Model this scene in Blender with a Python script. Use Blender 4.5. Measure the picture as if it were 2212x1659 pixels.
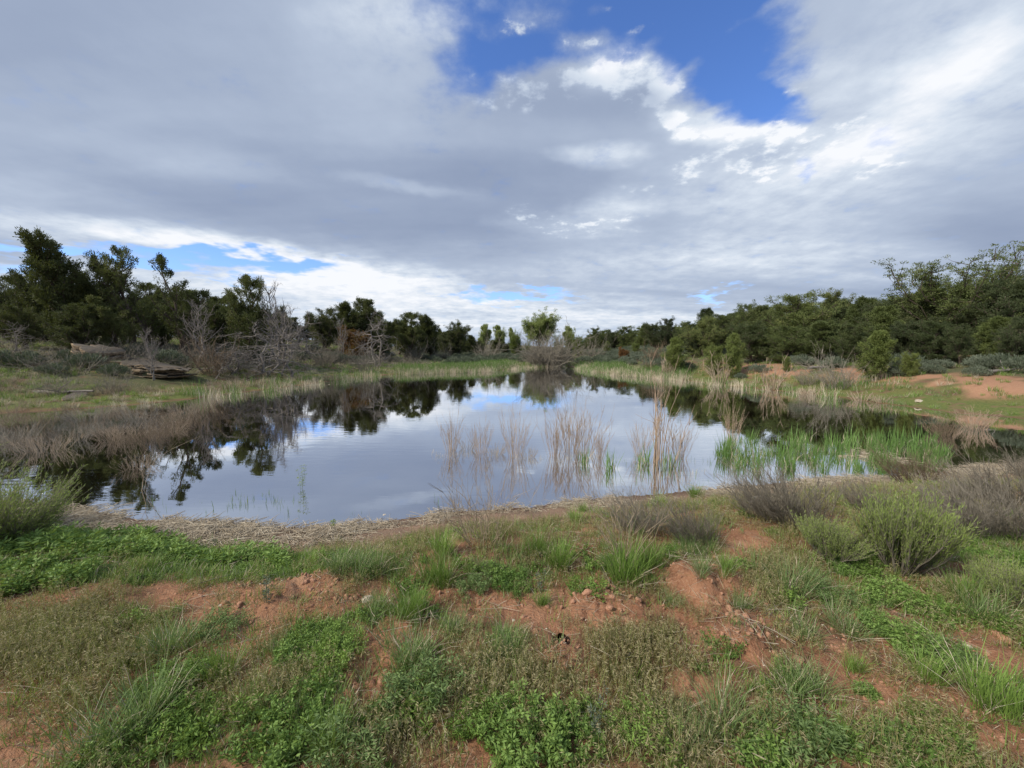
import bpy, math, random
import numpy as np
random.seed(7)
RNG = np.random.default_rng(7)
R = math.radians
scene = bpy.context.scene
for _o in list(bpy.data.objects):
    bpy.data.objects.remove(_o)

# ---------------------------------------------------------------- camera
CAM_Z = 2.1
F = 831.6                      # focal length in units of a 2212 px wide picture
PITCH = math.atan((829.5 - 752.0) / F)
cam_data = bpy.data.cameras.new("camera")
cam_data.sensor_width = 36.0
cam_data.lens = 36.0 * F / 2212.0
cam_data.clip_start = 0.05
cam_data.clip_end = 9000
cam = bpy.data.objects.new("camera", cam_data)
cam.location = (0, 0, CAM_Z)
cam.rotation_euler = (math.pi / 2 - PITCH, 0, 0)
scene.collection.objects.link(cam)
scene.camera = cam

SUN_EL, SUN_AZ = 42.0, -118.0     # azimuth measured from +Y (view direction) towards +X
sun_data = bpy.data.lights.new("sun", 'SUN')
sun_data.energy = 3.1
sun_data.angle = R(10)
sun_data.color = (1.0, 0.91, 0.78)
sun = bpy.data.objects.new("sun", sun_data)
_sd = np.array([math.cos(R(SUN_EL)) * math.sin(R(SUN_AZ)), math.cos(R(SUN_EL)) * math.cos(R(SUN_AZ)), math.sin(R(SUN_EL))])
from mathutils import Vector
sun.rotation_euler = Vector(_sd).to_track_quat('Z', 'Y').to_euler()
sun.location = (-20, -10, 30)
scene.collection.objects.link(sun)

scene.view_settings.view_transform = 'Standard'
scene.view_settings.look = 'None'
scene.view_settings.gamma = 1
scene.view_settings.exposure = 0.58
scene.view_settings.use_curve_mapping = False
scene.render.engine = 'CYCLES'
scene.cycles.max_bounces = 6
scene.cycles.transparent_max_bounces = 12
scene.cycles.diffuse_bounces = 2
scene.cycles.glossy_bounces = 3
scene.cycles.transmission_bounces = 4

def cam_dir(px, py):
    a = (px - 1106.0) / F
    b = (829.5 - py) / F
    c, s = math.cos(PITCH), math.sin(PITCH)
    return np.array([a, c + s * b, -s + c * b])

# ---------------------------------------------------------------- node helpers
class NT:
    def __init__(self, tree):
        self.t = tree
        self.n = tree.nodes
        self.l = tree.links
    def new(self, typ, ins=None, **kw):
        nd = self.n.new(typ)
        for k, v in kw.items():
            setattr(nd, k, v)
        for k, v in (ins or {}).items():
            self.put(nd.inputs[k], v)
        return nd
    def put(self, sock, v):
        if isinstance(v, bpy.types.NodeSocket):
            self.l.new(v, sock)
        else:
            if isinstance(v, (tuple, list)) and len(v) == 3 and sock.type == 'RGBA':
                v = (*v, 1.0)
            sock.default_value = v
    def math(self, op, a, b=0.0, c=None, clamp=False):
        nd = self.n.new('ShaderNodeMath')
        nd.operation = op
        nd.use_clamp = clamp
        self.put(nd.inputs[0], a)
        self.put(nd.inputs[1], b)
        if c is not None:
            self.put(nd.inputs[2], c)
        return nd.outputs[0]
    def mix(self, f, a, b, blend='MIX'):
        nd = self.n.new('ShaderNodeMix')
        nd.data_type = 'RGBA'
        nd.blend_type = blend
        nd.clamp_factor = True
        self.put(nd.inputs[0], f)
        self.put(nd.inputs[6], a)
        self.put(nd.inputs[7], b)
        return nd.outputs[2]
    def smooth(self, v, lo, hi, a=0.0, b=1.0, kind='SMOOTHSTEP'):
        nd = self.n.new('ShaderNodeMapRange')
        nd.interpolation_type = kind
        for i, x in enumerate((v, lo, hi, a, b)):
            self.put(nd.inputs[i], x)
        return nd.outputs[0]
    def noise(self, vec, scale, detail=4, rough=0.5, dist=0.0, lac=2.0):
        nd = self.n.new('ShaderNodeTexNoise')
        if vec is not None:
            self.put(nd.inputs['Vector'], vec)
        for k, v in (('Scale', scale), ('Detail', detail), ('Roughness', rough), ('Distortion', dist), ('Lacunarity', lac)):
            nd.inputs[k].default_value = v
        return nd

# ---------------------------------------------------------------- sky
world = bpy.data.worlds.new("World")
scene.world = world
world.use_nodes = True
W = NT(world.node_tree)
W.n.clear()
tc = W.new('ShaderNodeTexCoord').outputs['Generated']
sep = W.new('ShaderNodeSeparateXYZ', {0: tc})
dx, dy, dz = sep.outputs[0], sep.outputs[1], sep.outputs[2]
zz = W.math('MAXIMUM', dz, 0.0)
den = W.math('ADD', zz, 0.13)
P = W.new('ShaderNodeCombineXYZ', {0: W.math('DIVIDE', dx, den), 1: W.math('DIVIDE', dy, den), 2: 0.0}).outputs[0]
ysafe = W.math('MAXIMUM', dy, 0.06)
UV0 = W.new('ShaderNodeCombineXYZ', {0: W.math('DIVIDE', dx, ysafe), 1: W.math('DIVIDE', dz, ysafe), 2: 1.0}).outputs[0]
# wind-torn outlines: shift the lookup by noise that lives in the cloud layer
warp = W.noise(P, 2.1, 4, 0.62)
wv = W.new('ShaderNodeVectorMath', {0: warp.outputs['Color'], 1: (0.5, 0.5, 0.5)}, operation='SUBTRACT').outputs[0]
wv = W.new('ShaderNodeVectorMath', {0: wv, 1: (0.34, 0.15, 0.0)}, operation='MULTIPLY').outputs[0]
UV = W.new('ShaderNodeVectorMath', {0: UV0, 1: wv}, operation='ADD').outputs[0]
front = W.smooth(dy, 0.05, 0.3)

def vm(op, a, b, c=None):
    ins = {0: a, 1: b}
    if c is not None:
        ins[2] = c
    nd = W.new('ShaderNodeVectorMath', ins, operation=op)
    return nd.outputs['Value'] if op == 'DOT_PRODUCT' else nd.outputs[0]

def splat(x):
    return W.new('ShaderNodeCombineXYZ', {0: x, 1: x, 2: x}).outputs[0]

def field(blobs, base, uv=None):
    """sum of soft ellipses, three of them per set of vector nodes"""
    sp = W.new('ShaderNodeSeparateXYZ', {0: uv or UV})
    U3, V3 = splat(sp.outputs[0]), splat(sp.outputs[1])
    acc = None
    blobs = list(blobs)
    while len(blobs) % 3:
        blobs.append((1106, 0, 1, 1, 0, 0.0))
    for i in range(0, len(blobs), 3):
        co = []
        for (px, py, rx, ry, rot, wt) in blobs[i:i + 3]:
            d = cam_dir(px, py)
            cu, cv = d[0] / d[1], d[2] / d[1]
            ra, rb = rx / F * 1.5, ry / F * 1.5
            c, s = math.cos(R(rot)), math.sin(R(rot))
            co.append((c / ra, s / ra, -(c * cu + s * cv) / ra, -s / rb, c / rb, (s * cu - c * cv) / rb, wt))
        g = [tuple(q[j] for q in co) for j in range(7)]
        d1 = vm('MULTIPLY_ADD', U3, g[0], vm('MULTIPLY_ADD', V3, g[1], g[2]))
        d2 = vm('MULTIPLY_ADD', U3, g[3], vm('MULTIPLY_ADD', V3, g[4], g[5]))
        r2 = vm('MULTIPLY_ADD', d2, d2, vm('MULTIPLY', d1, d1))
        k = vm('MAXIMUM', vm('SUBTRACT', (1, 1, 1), r2), (0, 0, 0))
        s_ = vm('DOT_PRODUCT', vm('MULTIPLY', k, k), g[6])
        acc = s_ if acc is None else W.math('ADD', acc, s_)
    return W.math('ADD', W.math('MULTIPLY', acc, front), base)

# positive = cloud, negative = open blue  (x, y, rx, ry, turn, weight)
COVER = [
    (1440, 70, 300, 16, 32, 0.55), (1600, 60, 240, 14, 40, 0.5), (1180, 150, 200, 26, 20, 0.5), (1660, 140, 160, 16, 35, 0.5),
    (1290, -40, 330, 200, 0, -1.5), (1600, 110, 180, 130, -20, -1.6), (1520, -80, 260, 180, 0, -1.5), (1010, 60, 150, 170, 0, -0.75), (1210, 110, 110, 90, 0, -0.7),
    (1090, 110, 110, 90, 0, -0.9), (1650, 215, 100, 46, -20, -1.2), (1000, 170, 60, 60, 0, -0.35),
    (1300, 190, 130, 50, 0, 0.9), (1120, 60, 90, 38, 20, 0.9), (1240, 75, 60, 22, 15, 0.85),
    (1715, 190, 55, 22, 0, 0.7), (1368, 52, 25, 10, 0, 0.5), (1290, 12, 30, 14, 0, 0.6), (1190, 220, 110, 60, 0, 0.9),
    (1500, 262, 70, 30, -15, 0.9), (1650, 285, 90, 25, 0, 0.6),
    (130, 545, 260, 19, -3, -1.25), (20, 585, 120, 10, 0, -0.9), (420, 552, 120, 14, -6, -1.3), (630, 575, 130, 20, -3, -1.6),
    (330, 570, 200, 12, -3, -0.8), (520, 600, 150, 10, 0, -0.7),
    (1110, 640, 130, 15, -3, -1.5), (1540, 635, 50, 10, 0, -0.9), (1880, 295, 45, 14, 10, -0.55), (1700, 355, 26, 20, 60, -0.6),
    (2120, 610, 120, 18, 0, -0.25),
]
BRIGHT = [
    (1000, 440, 420, 80, -8, -0.20), (1080, 360, 260, 60, -5, -0.12), (560, 455, 430, 42, -9, -0.14), (90, 60, 320, 160, 0, -0.06),
    (330, 330, 330, 36, -8, 0.10), (820, 150, 160, 200, 0, 0.14), (880, 30, 200, 60, 0, 0.18), (60, 400, 330, 34, -10, 0.14),
    (60, 480, 330, 40, -8, 0.34), (480, 535, 330, 26, -10, 0.52), (1900, 330, 460, 190, 12, 0.27), (2100, 60, 300, 160, 0, 0.22), (1800, 330, 200, 34, 18, 0.30), (1930, 330, 75, 30, 20, 0.2),
    (2080, 150, 230, 70, 35, 0.22), (1300, 335, 100, 24, 4, 0.44), (910, 402, 130, 15, -10, 0.26), (1300, 470, 110, 40, 10, 0.40), (1150, 480, 90, 30, 0, 0.24),
    (1330, 130, 80, 50, 20, 0.45), (1440, 165, 45, 40, 0, 0.40), (1520, 262, 120, 34, -12, 0.36), (1640, 285, 120, 24, 0, 0.36), (1350, 200, 220, 55, 0, -0.10),
    (1500, 420, 260, 60, 0, 0.12), (1480, 560, 520, 60, 0, 0.26), (760, 600, 260, 46, -6, 0.48), (300, 610, 500, 40, 0, 0.42), (1050, 690, 1100, 44, 0, 0.46), (900, 640, 500, 40, 0, 0.2),
    (2130, 470, 190, 70, -5, -0.20), (1980, 600, 260, 26, 5, 0.10), (1450, 665, 330, 12, 0, -0.12), (1000, 680, 130, 12, 0, -0.14), (1900, 620, 200, 16, 0, -0.1),
]
CRISP = [(1330, 145, 80, 46, 20, 1.1), (1432, 180, 52, 40, 0, 1.0), (1400, 215, 60, 26, 0, 0.7), (1500, 258, 78, 24, -15, 1.0), (1650, 282, 85, 22, 0, 0.9), (1720, 192, 50, 16, 10, 0.7),
         (1370, 52, 34, 12, 0, 0.6), (1240, 78, 50, 20, 15, 0.6), (1120, 60, 90, 40, 20, 0.62), (1290, 14, 34, 14, 0, 0.5), (1910, 330, 90, 34, 20, 0.6), (1160, 470, 90, 20, 0, 0.45), (1090, 190, 90, 40, 0, 0.5), (1200, 170, 90, 30, 10, 0.5), (1620, 330, 260, 40, 15, 0.55), (1290, 480, 110, 26, 8, 0.6)]
cov = field([(a, b, c, d, e, f * (0.82 if d > 60 else 1.3) if f < 0 else f) for (a, b, c, d, e, f) in COVER], 1.45)
n1 = W.noise(P, 4.6, 7, 0.62).outputs['Fac']
n3 = W.noise(P, 10.0, 7, 0.60).outputs['Fac']
cov = W.math('MINIMUM', W.math('MAXIMUM', cov, -0.55), 2.1)
covn = W.math('ADD', cov, W.math('ADD', W.math('MULTIPLY', W.math('SUBTRACT', n1, 0.5), 2.4), W.math('MULTIPLY', W.math('SUBTRACT', n3, 0.5), 0.7)))
alpha = W.smooth(covn, -0.25, 1.30)
cris = field(CRISP, -0.50)
crn = W.math('ADD', cris, W.math('ADD', W.math('MULTIPLY', W.math('SUBTRACT', n1, 0.5), 1.6), W.math('MULTIPLY', W.math('SUBTRACT', n3, 0.5), 3.4)))
alpha2 = W.math('MULTIPLY', W.smooth(crn, -0.12, 0.62), W.smooth(cris, -0.46, -0.15))
alpha = W.math('MAXIMUM', alpha, W.math('MULTIPLY', alpha2, 0.95))
uvs = W.new('ShaderNodeVectorMath', {0: UV0, 1: W.new('ShaderNodeVectorMath', {0: wv, 1: (0.8, 0.45, 0)}, operation='MULTIPLY').outputs[0]}, operation='ADD').outputs[0]
br = field(BRIGHT, 0.36, uvs)
sm = W.new('ShaderNodeMapping', {'Vector': P, 'Rotation': (0, 0, R(-12)), 'Scale': (0.55, 2.2, 1)}).outputs[0]
streak = W.noise(sm, 1.3, 3, 0.5).outputs['Fac']
br = W.math('ADD', br, W.math('MULTIPLY', W.math('SUBTRACT', streak, 0.5), 0.42))
# puffy relief is stronger where the layer is bright and broken
amp = W.math('ADD', W.smooth(br, 0.38, 0.75, 0.12, 0.70), W.smooth(cov, 1.1, 0.2, 0.0, 0.55))
puff = W.math('ADD', W.math('MULTIPLY', W.math('SUBTRACT', n1, 0.5), 1.0), W.math('MULTIPLY', W.math('SUBTRACT', n3, 0.5), 0.5))
br = W.math('ADD', br, W.math('MULTIPLY', puff, amp))
br = W.math('ADD', br, W.math('MULTIPLY', alpha2, W.math('ADD', W.smooth(crn, 0.2, 1.3, 0.26, 0.04), W.math('MULTIPLY', W.math('SUBTRACT', n3, 0.5), 0.9))))
ramp = W.new('ShaderNodeValToRGB', {0: br})
cr = ramp.color_ramp
cr.elements[0].position = 0.0
cr.elements[0].color = (0.17, 0.212, 0.31, 1)
cr.elements[1].position = 1.0
cr.elements[1].color = (0.63, 0.645, 0.675, 1)
for p_, c_ in ((0.28, (0.228, 0.275, 0.372, 1)), (0.5, (0.315, 0.368, 0.462, 1)), (0.75, (0.46, 0.51, 0.58, 1))):
    e = cr.elements.new(p_)
    e.color = c_
sky = W.new('ShaderNodeTexSky', sky_type='NISHITA')
sky.sun_disc = False
sky.sun_elevation = R(SUN_EL)
sky.sun_rotation = R(SUN_AZ)
sky.altitude = 1900
sky.air_density = 1.1
sky.dust_density = 0.5
sky.ozone_density = 2.2
skc = W.new('ShaderNodeVectorMath', {0: sky.outputs[0], 1: (0.080, 0.104, 0.148)}, operation='MULTIPLY').outputs[0]
skc = W.mix(W.smooth(dz, 0.30, 0.0, 0.0, 0.45), skc, (0.40, 0.52, 0.70))
# the unseen lower half is plain earth colour
mixed = W.mix(alpha, skc, ramp.outputs[0])
low = W.smooth(dz, -0.06, -0.01)
mixed = W.mix(low, (0.10, 0.085, 0.06), mixed)
bg = W.new('ShaderNodeBackground', {'Color': mixed, 'Strength': 1.0})
out = W.new('ShaderNodeOutputWorld', {0: bg.outputs[0]})
world.cycles.sampling_method = 'MANUAL'
world.cycles.sample_map_resolution = 512

# ---------------------------------------------------------------- numpy noise
_TAB = np.random.default_rng(3).random((256, 256))
def vnoise(x, y):
    xi, yi = np.floor(x).astype(int), np.floor(y).astype(int)
    fx, fy = x - xi, y - yi
    fx, fy = fx * fx * (3 - 2 * fx), fy * fy * (3 - 2 * fy)
    a = _TAB[xi & 255, yi & 255]
    b = _TAB[(xi + 1) & 255, yi & 255]
    c = _TAB[xi & 255, (yi + 1) & 255]
    d = _TAB[(xi + 1) & 255, (yi + 1) & 255]
    return (a * (1 - fx) + b * fx) * (1 - fy) + (c * (1 - fx) + d * fx) * fy
def fbm(x, y, o=4, g=0.5):
    s, a, t = 0.0, 1.0, 0.0
    for i in range(o):
        s = s + a * vnoise(x * 2 ** i + 17.3 * i, y * 2 ** i + 9.1 * i)
        t += a
        a *= g
    return s / t - 0.5
def ss(e0, e1, x):
    t = np.clip((x - e0) / (e1 - e0), 0, 1)
    return t * t * (3 - 2 * t)

# ---------------------------------------------------------------- the pond outline (picture points dropped onto the water level)
def on_level(px, py, z=0.0):
    d = cam_dir(px, py)
    t = (z - CAM_Z) / d[2]
    return d[0] * t, d[1] * t
SHORE = [(-420, 1010), (-260, 1075), (-60, 1085), (100, 1092), (210, 1104), (300, 1120), (430, 1127), (560, 1136), (700, 1140), (830, 1126), (900, 1116),
         (970, 1106), (1060, 1099), (1150, 1094), (1240, 1080), (1330, 1072), (1420, 1066), (1530, 1055), (1640, 1045), (1750, 1037),
         (1880, 1031), (1980, 1028), (2060, 1012), (2140, 1002), (2240, 996), (2400, 990), (2520, 962), (2420, 932), (2212, 906), (2050, 891), (1900, 872),
         (1780, 854), (1650, 842), (1540, 830), (1450, 818), (1340, 809), (1285, 803), (1262, 797), (1235, 793), (1130, 794), (1090, 800), (1040, 803), (950, 805), (850, 809),
         (780, 814), (700, 826), (600, 839), (500, 851), (430, 861), (300, 874), (150, 886), (0, 893), (-200, 905), (-420, 930)]
POLY = np.array([on_level(*p) for p in SHORE])
def pond_sd(x, y):
    """signed distance to the pond outline, positive on land"""
    x, y = np.asarray(x, float), np.asarray(y, float)
    d2 = np.full(x.shape, 1e18)
    inside = np.zeros(x.shape, bool)
    n = len(POLY)
    for i in range(n):
        ax, ay = POLY[i]
        bx, by = POLY[(i + 1) % n]
        ex, ey = bx - ax, by - ay
        t = np.clip(((x - ax) * ex + (y - ay) * ey) / (ex * ex + ey * ey), 0, 1)
        qx, qy = x - ax - t * ex, y - ay - t * ey
        d2 = np.minimum(d2, qx * qx + qy * qy)
        cr = ((ay > y) != (by > y)) & (x < ex * (y - ay) / (ey if ey else 1e-9) + ax)
        inside ^= cr
    d = np.sqrt(d2)
    return np.where(inside, -d, d)

def height(x, y, fine=True):
    x, y = np.asarray(x, float), np.asarray(y, float)
    sd = pond_sd(x, y)
    r = np.hypot(x, y)
    wob = fbm(x * 0.9 + 5, y * 0.9 + 3, 3) * np.minimum(0.9, 0.25 + r * 0.03)
    sdw = np.where(sd > -3, sd + wob * ss(0, 1.5, np.abs(sd) + 0.25), sd)
    lat = x / (np.abs(y) + 6.0)
    wl, wr = ss(-0.18, -0.5, lat), ss(0.12, 0.42, lat)
    wn = ss(8.5, 5.5, y)
    wn = np.where(np.abs(x) > 9, wn * ss(17, 10, np.abs(x)) , wn)
    s = np.maximum(sdw, 0)
    h_far = 0.10 * ss(0, 1, s) + 2.1 * (1 - np.exp(-s / 42.0))
    h_l = 0.10 * ss(0, 1, s) + 0.06 * np.minimum(s, 4) + 3.3 * (1 - np.exp(-np.maximum(s - 3, 0) / 15.0))
    h_r = 0.10 * ss(0, 1, s) + 0.55 * ss(0.5, 4.0, s) + 2.2 * (1 - np.exp(-np.maximum(s - 2.5, 0) / 16.0))
    h_n = 0.13 * ss(0, 0.7, s) + 0.36 * ss(0.5, 2.0, s) + 0.06 * ss(2, 7, s)
    wf = np.clip(1 - wl - wr, 0, 1)
    h = (h_far * wf + h_l * wl + h_r * wr)
    h = h * (1 - wn) + h_n * wn
    # broad lie of the land
    am = ss(1.0, 12, s)
    h = h + am * (fbm(x * 0.11, y * 0.11, 3) * 0.9 * (1 - 0.75 * wn)) + ss(60, 400, r) * fbm(x * 0.004, y * 0.004, 2) * 14
    h = h + ss(0.4, 1.4, s) * fbm(x * 1.3 + 40, y * 1.3, 2) * 0.085
    if fine:
        h = h + ss(0.05, 0.6, s) * (fbm(x * 5.1, y * 5.1, 3, 0.6) * 0.055) * ss(40, 15, r)
        # crusted, broken clods on the bare patches close by
        near = ss(9, 5, r)
        rid = 1 - np.abs(fbm(x * 9.0, y * 9.0, 3, 0.55)) * 5
        clod = ss(0.03, 0.16, fbm(x * 1.7 + 8, y * 1.7 + 2, 2))
        h = h + near * ss(0.3, 1.0, s) * (0.006 * rid * (0.3 + clod) + (0.012 + 0.05 * clod) * fbm(x * 19, y * 19, 3, 0.7))
        for (qx, qy, rad, amp) in MOUNDS:
            rr = np.hypot(x - qx, y - qy) / rad
            m = ss(1.0, 0.25, rr + fbm(x * 6, y * 6, 2) * 0.7)
            h = h + amp * m + m * 0.04 * fbm(x * 21 + 3, y * 21, 3, 0.7)
    under = -0.16 * (1 - np.exp(sdw / 0.8)) - 1.1 * (1 - np.exp(sdw / 5.0))
    h = np.where(sdw > 0, np.maximum(h, 0.03 * np.minimum(s, 1)), np.minimum(under + fbm(x * 1.8, y * 1.8, 3) * 0.03, 0.02 * sdw))
    return h
MOUNDS = []
def H(x, y):
    return float(height(np.array([x]), np.array([y]))[0])
_TS = np.exp(np.linspace(math.log(1.0), math.log(300), 2600))
def at(px, py, level=None):
    """where the sight line through a picture point meets the ground (or a level)"""
    d = cam_dir(px, py)
    if level is not None:
        t = (level - CAM_Z) / d[2]
        return np.array([d[0] * t, d[1] * t, level])
    xs, ys, zs = d[0] * _TS, d[1] * _TS, CAM_Z + d[2] * _TS
    k = np.argmax(zs < np.maximum(height(xs, ys), -0.0))
    if zs[k] >= max(H(xs[k], ys[k]), 0):
        k = len(_TS) - 1
    return np.array([xs[k], ys[k], max(H(xs[k], ys[k]), 0.0)])
def spot(px, D):
    x = (px - 1106.0) / F * D
    return np.array([x, D, H(x, D)])
def proj(x, y, z):
    c, s = math.cos(PITCH), math.sin(PITCH)
    X, Y, Z = x, y, z - CAM_Z
    f = c * Y - s * Z
    u = s * Y + c * Z
    f = np.maximum(f, 1e-3)
    return 1106 + F * X / f, 829.5 - F * u / f
for (mx, my, mr, ma) in ((1520, 1268, 0.30, 0.10), (1565, 1345, 0.26, 0.05), (700, 1285, 0.42, 0.05), (1310, 1300, 0.30, 0.04), (560, 1290, 0.3, 0.03), (1620, 1290, 0.2, 0.04)):
    q = at(mx, my)
    MOUNDS.append((q[0], q[1], mr, ma))
_hq = at(1213, 1378)
MOUNDS.append((_hq[0] - 0.01, _hq[1] - 0.14, 0.13, 0.035))
HOLE = (_hq[0], _hq[1])

# ---------------------------------------------------------------- objects
COL = scene.collection
def link(o, parent=None):
    COL.objects.link(o)
    if parent is not None:
        o.parent = parent
    return o
def tag(o, label=None, cat=None, group=None, kind=None):
    for k, v in (('label', label), ('category', cat), ('group', group), ('kind', kind)):
        if v:
            o[k] = v
    return o
def empty(name, loc, rz=0.0, scale=(1, 1, 1)):
    o = bpy.data.objects.new(name, None)
    o.empty_display_size = 0.2
    o.location = loc
    o.rotation_euler = (0, 0, rz)
    o.scale = scale
    return link(o)

class Geo:
    """collects vertex and face arrays, then makes ONE mesh"""
    def __init__(self):
        self.v, self.f, self.t, self.m, self.n = [], [], [], [], 0
    def add(self, v, f, tint=None, mat=0):
        v = np.asarray(v, np.float32).reshape(-1, 3)
        f = np.asarray(f, np.int64)
        self.v.append(v)
        self.f.append(f + self.n)
        self.m.append(np.full(len(f), mat, np.int32))
        if tint is None:
            tint = 0.5
        self.t.append(np.broadcast_to(np.asarray(tint, np.float32), (len(v),)))
        self.n += len(v)
    def mesh(self, name, mats, smooth=False):
        me = bpy.data.meshes.new(name)
        if self.n:
            v = np.concatenate(self.v)
            me.vertices.add(len(v))
            me.vertices.foreach_set('co', v.ravel())
            loops = np.concatenate([f.ravel() for f in self.f])
            cnt = np.concatenate([np.full(len(f), f.shape[1], np.int64) for f in self.f])
            me.loops.add(len(loops))
            me.loops.foreach_set('vertex_index', loops.astype(np.int32))
            me.polygons.add(len(cnt))
            st = np.concatenate([[0], np.cumsum(cnt)[:-1]])
            me.polygons.foreach_set('loop_start', st.astype(np.int32))
            me.polygons.foreach_set('loop_total', cnt.astype(np.int32))
            me.polygons.foreach_set('material_index', np.concatenate(self.m))
            if smooth:
                me.polygons.foreach_set('use_smooth', np.ones(len(cnt), bool))
            at_ = me.attributes.new('tint', 'FLOAT', 'POINT')
            at_.data.foreach_set('value', np.concatenate(self.t))
            me.update(calc_edges=True)
        for m in (mats if isinstance(mats, (list, tuple)) else [mats]):
            me.materials.append(m)
        return me
    def obj(self, name, mats, parent=None, smooth=False):
        return link(bpy.data.objects.new(name, self.mesh(name, mats, smooth)), parent)

def unit(v):
    return v / np.maximum(np.linalg.norm(v, axis=-1, keepdims=True), 1e-9)
def rdir(rng, n):
    return unit(rng.normal(size=(n, 3)))
def paths(base, d, L, bend, S, rng, wig=0.0):
    """(N,S+1,3) curved centre lines"""
    base, d, bend = np.asarray(base, float), np.asarray(d, float), np.asarray(bend, float)
    N = len(base)
    s = np.linspace(0, 1, S + 1)[None, :, None]
    L = np.broadcast_to(np.asarray(L, float), (N,))[:, None, None]
    p = base[:, None] + d[:, None] * L * s + bend[:, None] * L * s ** 2
    if wig:
        w = np.cumsum(rng.normal(size=(N, S + 1, 3)) * wig, axis=1)
        w -= w[:, :1]
        p = p + w * L
    return p
def tubes(g, p, r0, r1, sides=3, tint=None, mat=0, rng=RNG, power=1.0):
    """round stems along centre lines p (N,S+1,3); r0 at the foot, r1 at the tip"""
    N, S1 = p.shape[:2]
    tan = unit(np.gradient(p, axis=1))
    ref = unit(np.cross(tan[:, :1], rdir(rng, N)[:, None]) + 1e-6)
    a = unit(np.cross(tan, np.broadcast_to(ref, p.shape)) + 1e-9)
    b = np.cross(tan, a)
    s = np.linspace(0, 1, S1)[None, :] ** power
    r = (np.asarray(r0, float).reshape(-1, 1) * (1 - s) + np.asarray(r1, float).reshape(-1, 1) * s)
    th = np.arange(sides) * 2 * math.pi / sides
    v = p[:, :, None] + r[:, :, None, None] * (a[:, :, None] * np.cos(th)[None, None, :, None] + b[:, :, None] * np.sin(th)[None, None, :, None])
    idx = np.arange(N * S1 * sides).reshape(N, S1, sides)
    q = np.stack([idx[:, :-1], np.roll(idx, -1, 2)[:, :-1], np.roll(idx, -1, 2)[:, 1:], idx[:, 1:]], -1).reshape(-1, 4)
    if tint is not None and np.ndim(tint) == 1:
        tint = np.repeat(np.asarray(tint), S1 * sides)
    g.add(v, q, tint, mat)
def blades(g, p, w, tint=None, mat=0, rng=RNG, tipw=0.08, side=None):
    """flat tapering blades along centre lines p"""
    N, S1 = p.shape[:2]
    tan = unit(np.gradient(p, axis=1))
    ref = unit(rdir(rng, N) * np.array([1, 1, 0.15]))[:, None] if side is None else side[:, None]
    a = unit(np.cross(tan, np.broadcast_to(ref, p.shape)) + 1e-9)
    s = np.linspace(0, 1, S1)
    prof = np.where(s < 0.35, 0.7 + 0.3 * s / 0.35, 1 - (1 - tipw) * ((s - 0.35) / 0.65) ** 1.6)
    ww = np.asarray(w, float).reshape(-1, 1) * prof[None]
    v = np.stack([p - a * ww[..., None] / 2, p + a * ww[..., None] / 2], 2)
    idx = np.arange(N * S1 * 2).reshape(N, S1, 2)
    q = np.stack([idx[:, :-1, 0], idx[:, :-1, 1], idx[:, 1:, 1], idx[:, 1:, 0]], -1).reshape(-1, 4)
    if tint is not None and np.ndim(tint) == 1:
        tint = np.repeat(np.asarray(tint), S1 * 2)
    g.add(v, q, tint, mat)
def leaves(g, c, d, ln, wd, tint=None, mat=0, rng=RNG, fold=0.0):
    """pointed leaf diamonds: foot c, direction d"""
    N = len(c)
    d = unit(d)
    a = unit(np.cross(d, rdir(rng, N)) + 1e-9)
    ln = np.broadcast_to(np.asarray(ln, float), (N,))[:, None]
    wd = np.broadcast_to(np.asarray(wd, float), (N,))[:, None]
    v = np.stack([c, c + d * ln * 0.45 + a * wd / 2, c + d * ln, c + d * ln * 0.45 - a * wd / 2], 1)
    idx = np.arange(N * 4).reshape(N, 4)
    if tint is not None and np.ndim(tint) == 1:
        tint = np.repeat(np.asarray(tint), 4)
    g.add(v, idx, tint, mat)

# ---------------------------------------------------------------- materials
def material(name):
    m = bpy.data.materials.new(name)
    m.use_nodes = True
    t = NT(m.node_tree)
    t.n.clear()
    return m, t
def plant(name, c1, c2, trans=0.25, rough=0.65, var=0.25, c3=None, drift=0.0):
    """leaf or stem matter: two colours by the tint of each leaf, some drift from plant to plant"""
    m, t = material(name)
    tint = t.new('ShaderNodeAttribute', attribute_name='tint').outputs['Fac']
    rnd = t.new('ShaderNodeObjectInfo').outputs['Random']
    f = t.math('ADD', tint, t.math('MULTIPLY', t.math('SUBTRACT', rnd, 0.5), var), clamp=True)
    col = t.mix(f, c1, c2)
    if c3:
        col = t.mix(t.smooth(f, 0.72, 1.0), col, c3)
    if drift:
        r2 = t.math('FRACT', t.math('MULTIPLY', rnd, 7.31))
        col = t.mix(1.0, col, t.mix(r2, (1 - drift, 1 - drift, 1 - drift * 0.6), (1 + drift, 1 + drift * 0.85, 1 + drift * 0.3)), 'MULTIPLY')
    bs = t.new('ShaderNodeBsdfPrincipled', {'Base Color': col, 'Roughness': rough, 'Specular IOR Level': 0.25})
    o = bs.outputs[0]
    if trans:
        tr = t.new('ShaderNodeBsdfTranslucent', {'Color': t.mix(0.5, col, (0.30, 0.36, 0.05), 'MIX')})
        o = t.new('ShaderNodeMixShader', {0: trans, 1: o, 2: tr.outputs[0]}).outputs[0]
    t.new('ShaderNodeOutputMaterial', {0: o})
    return m
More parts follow.
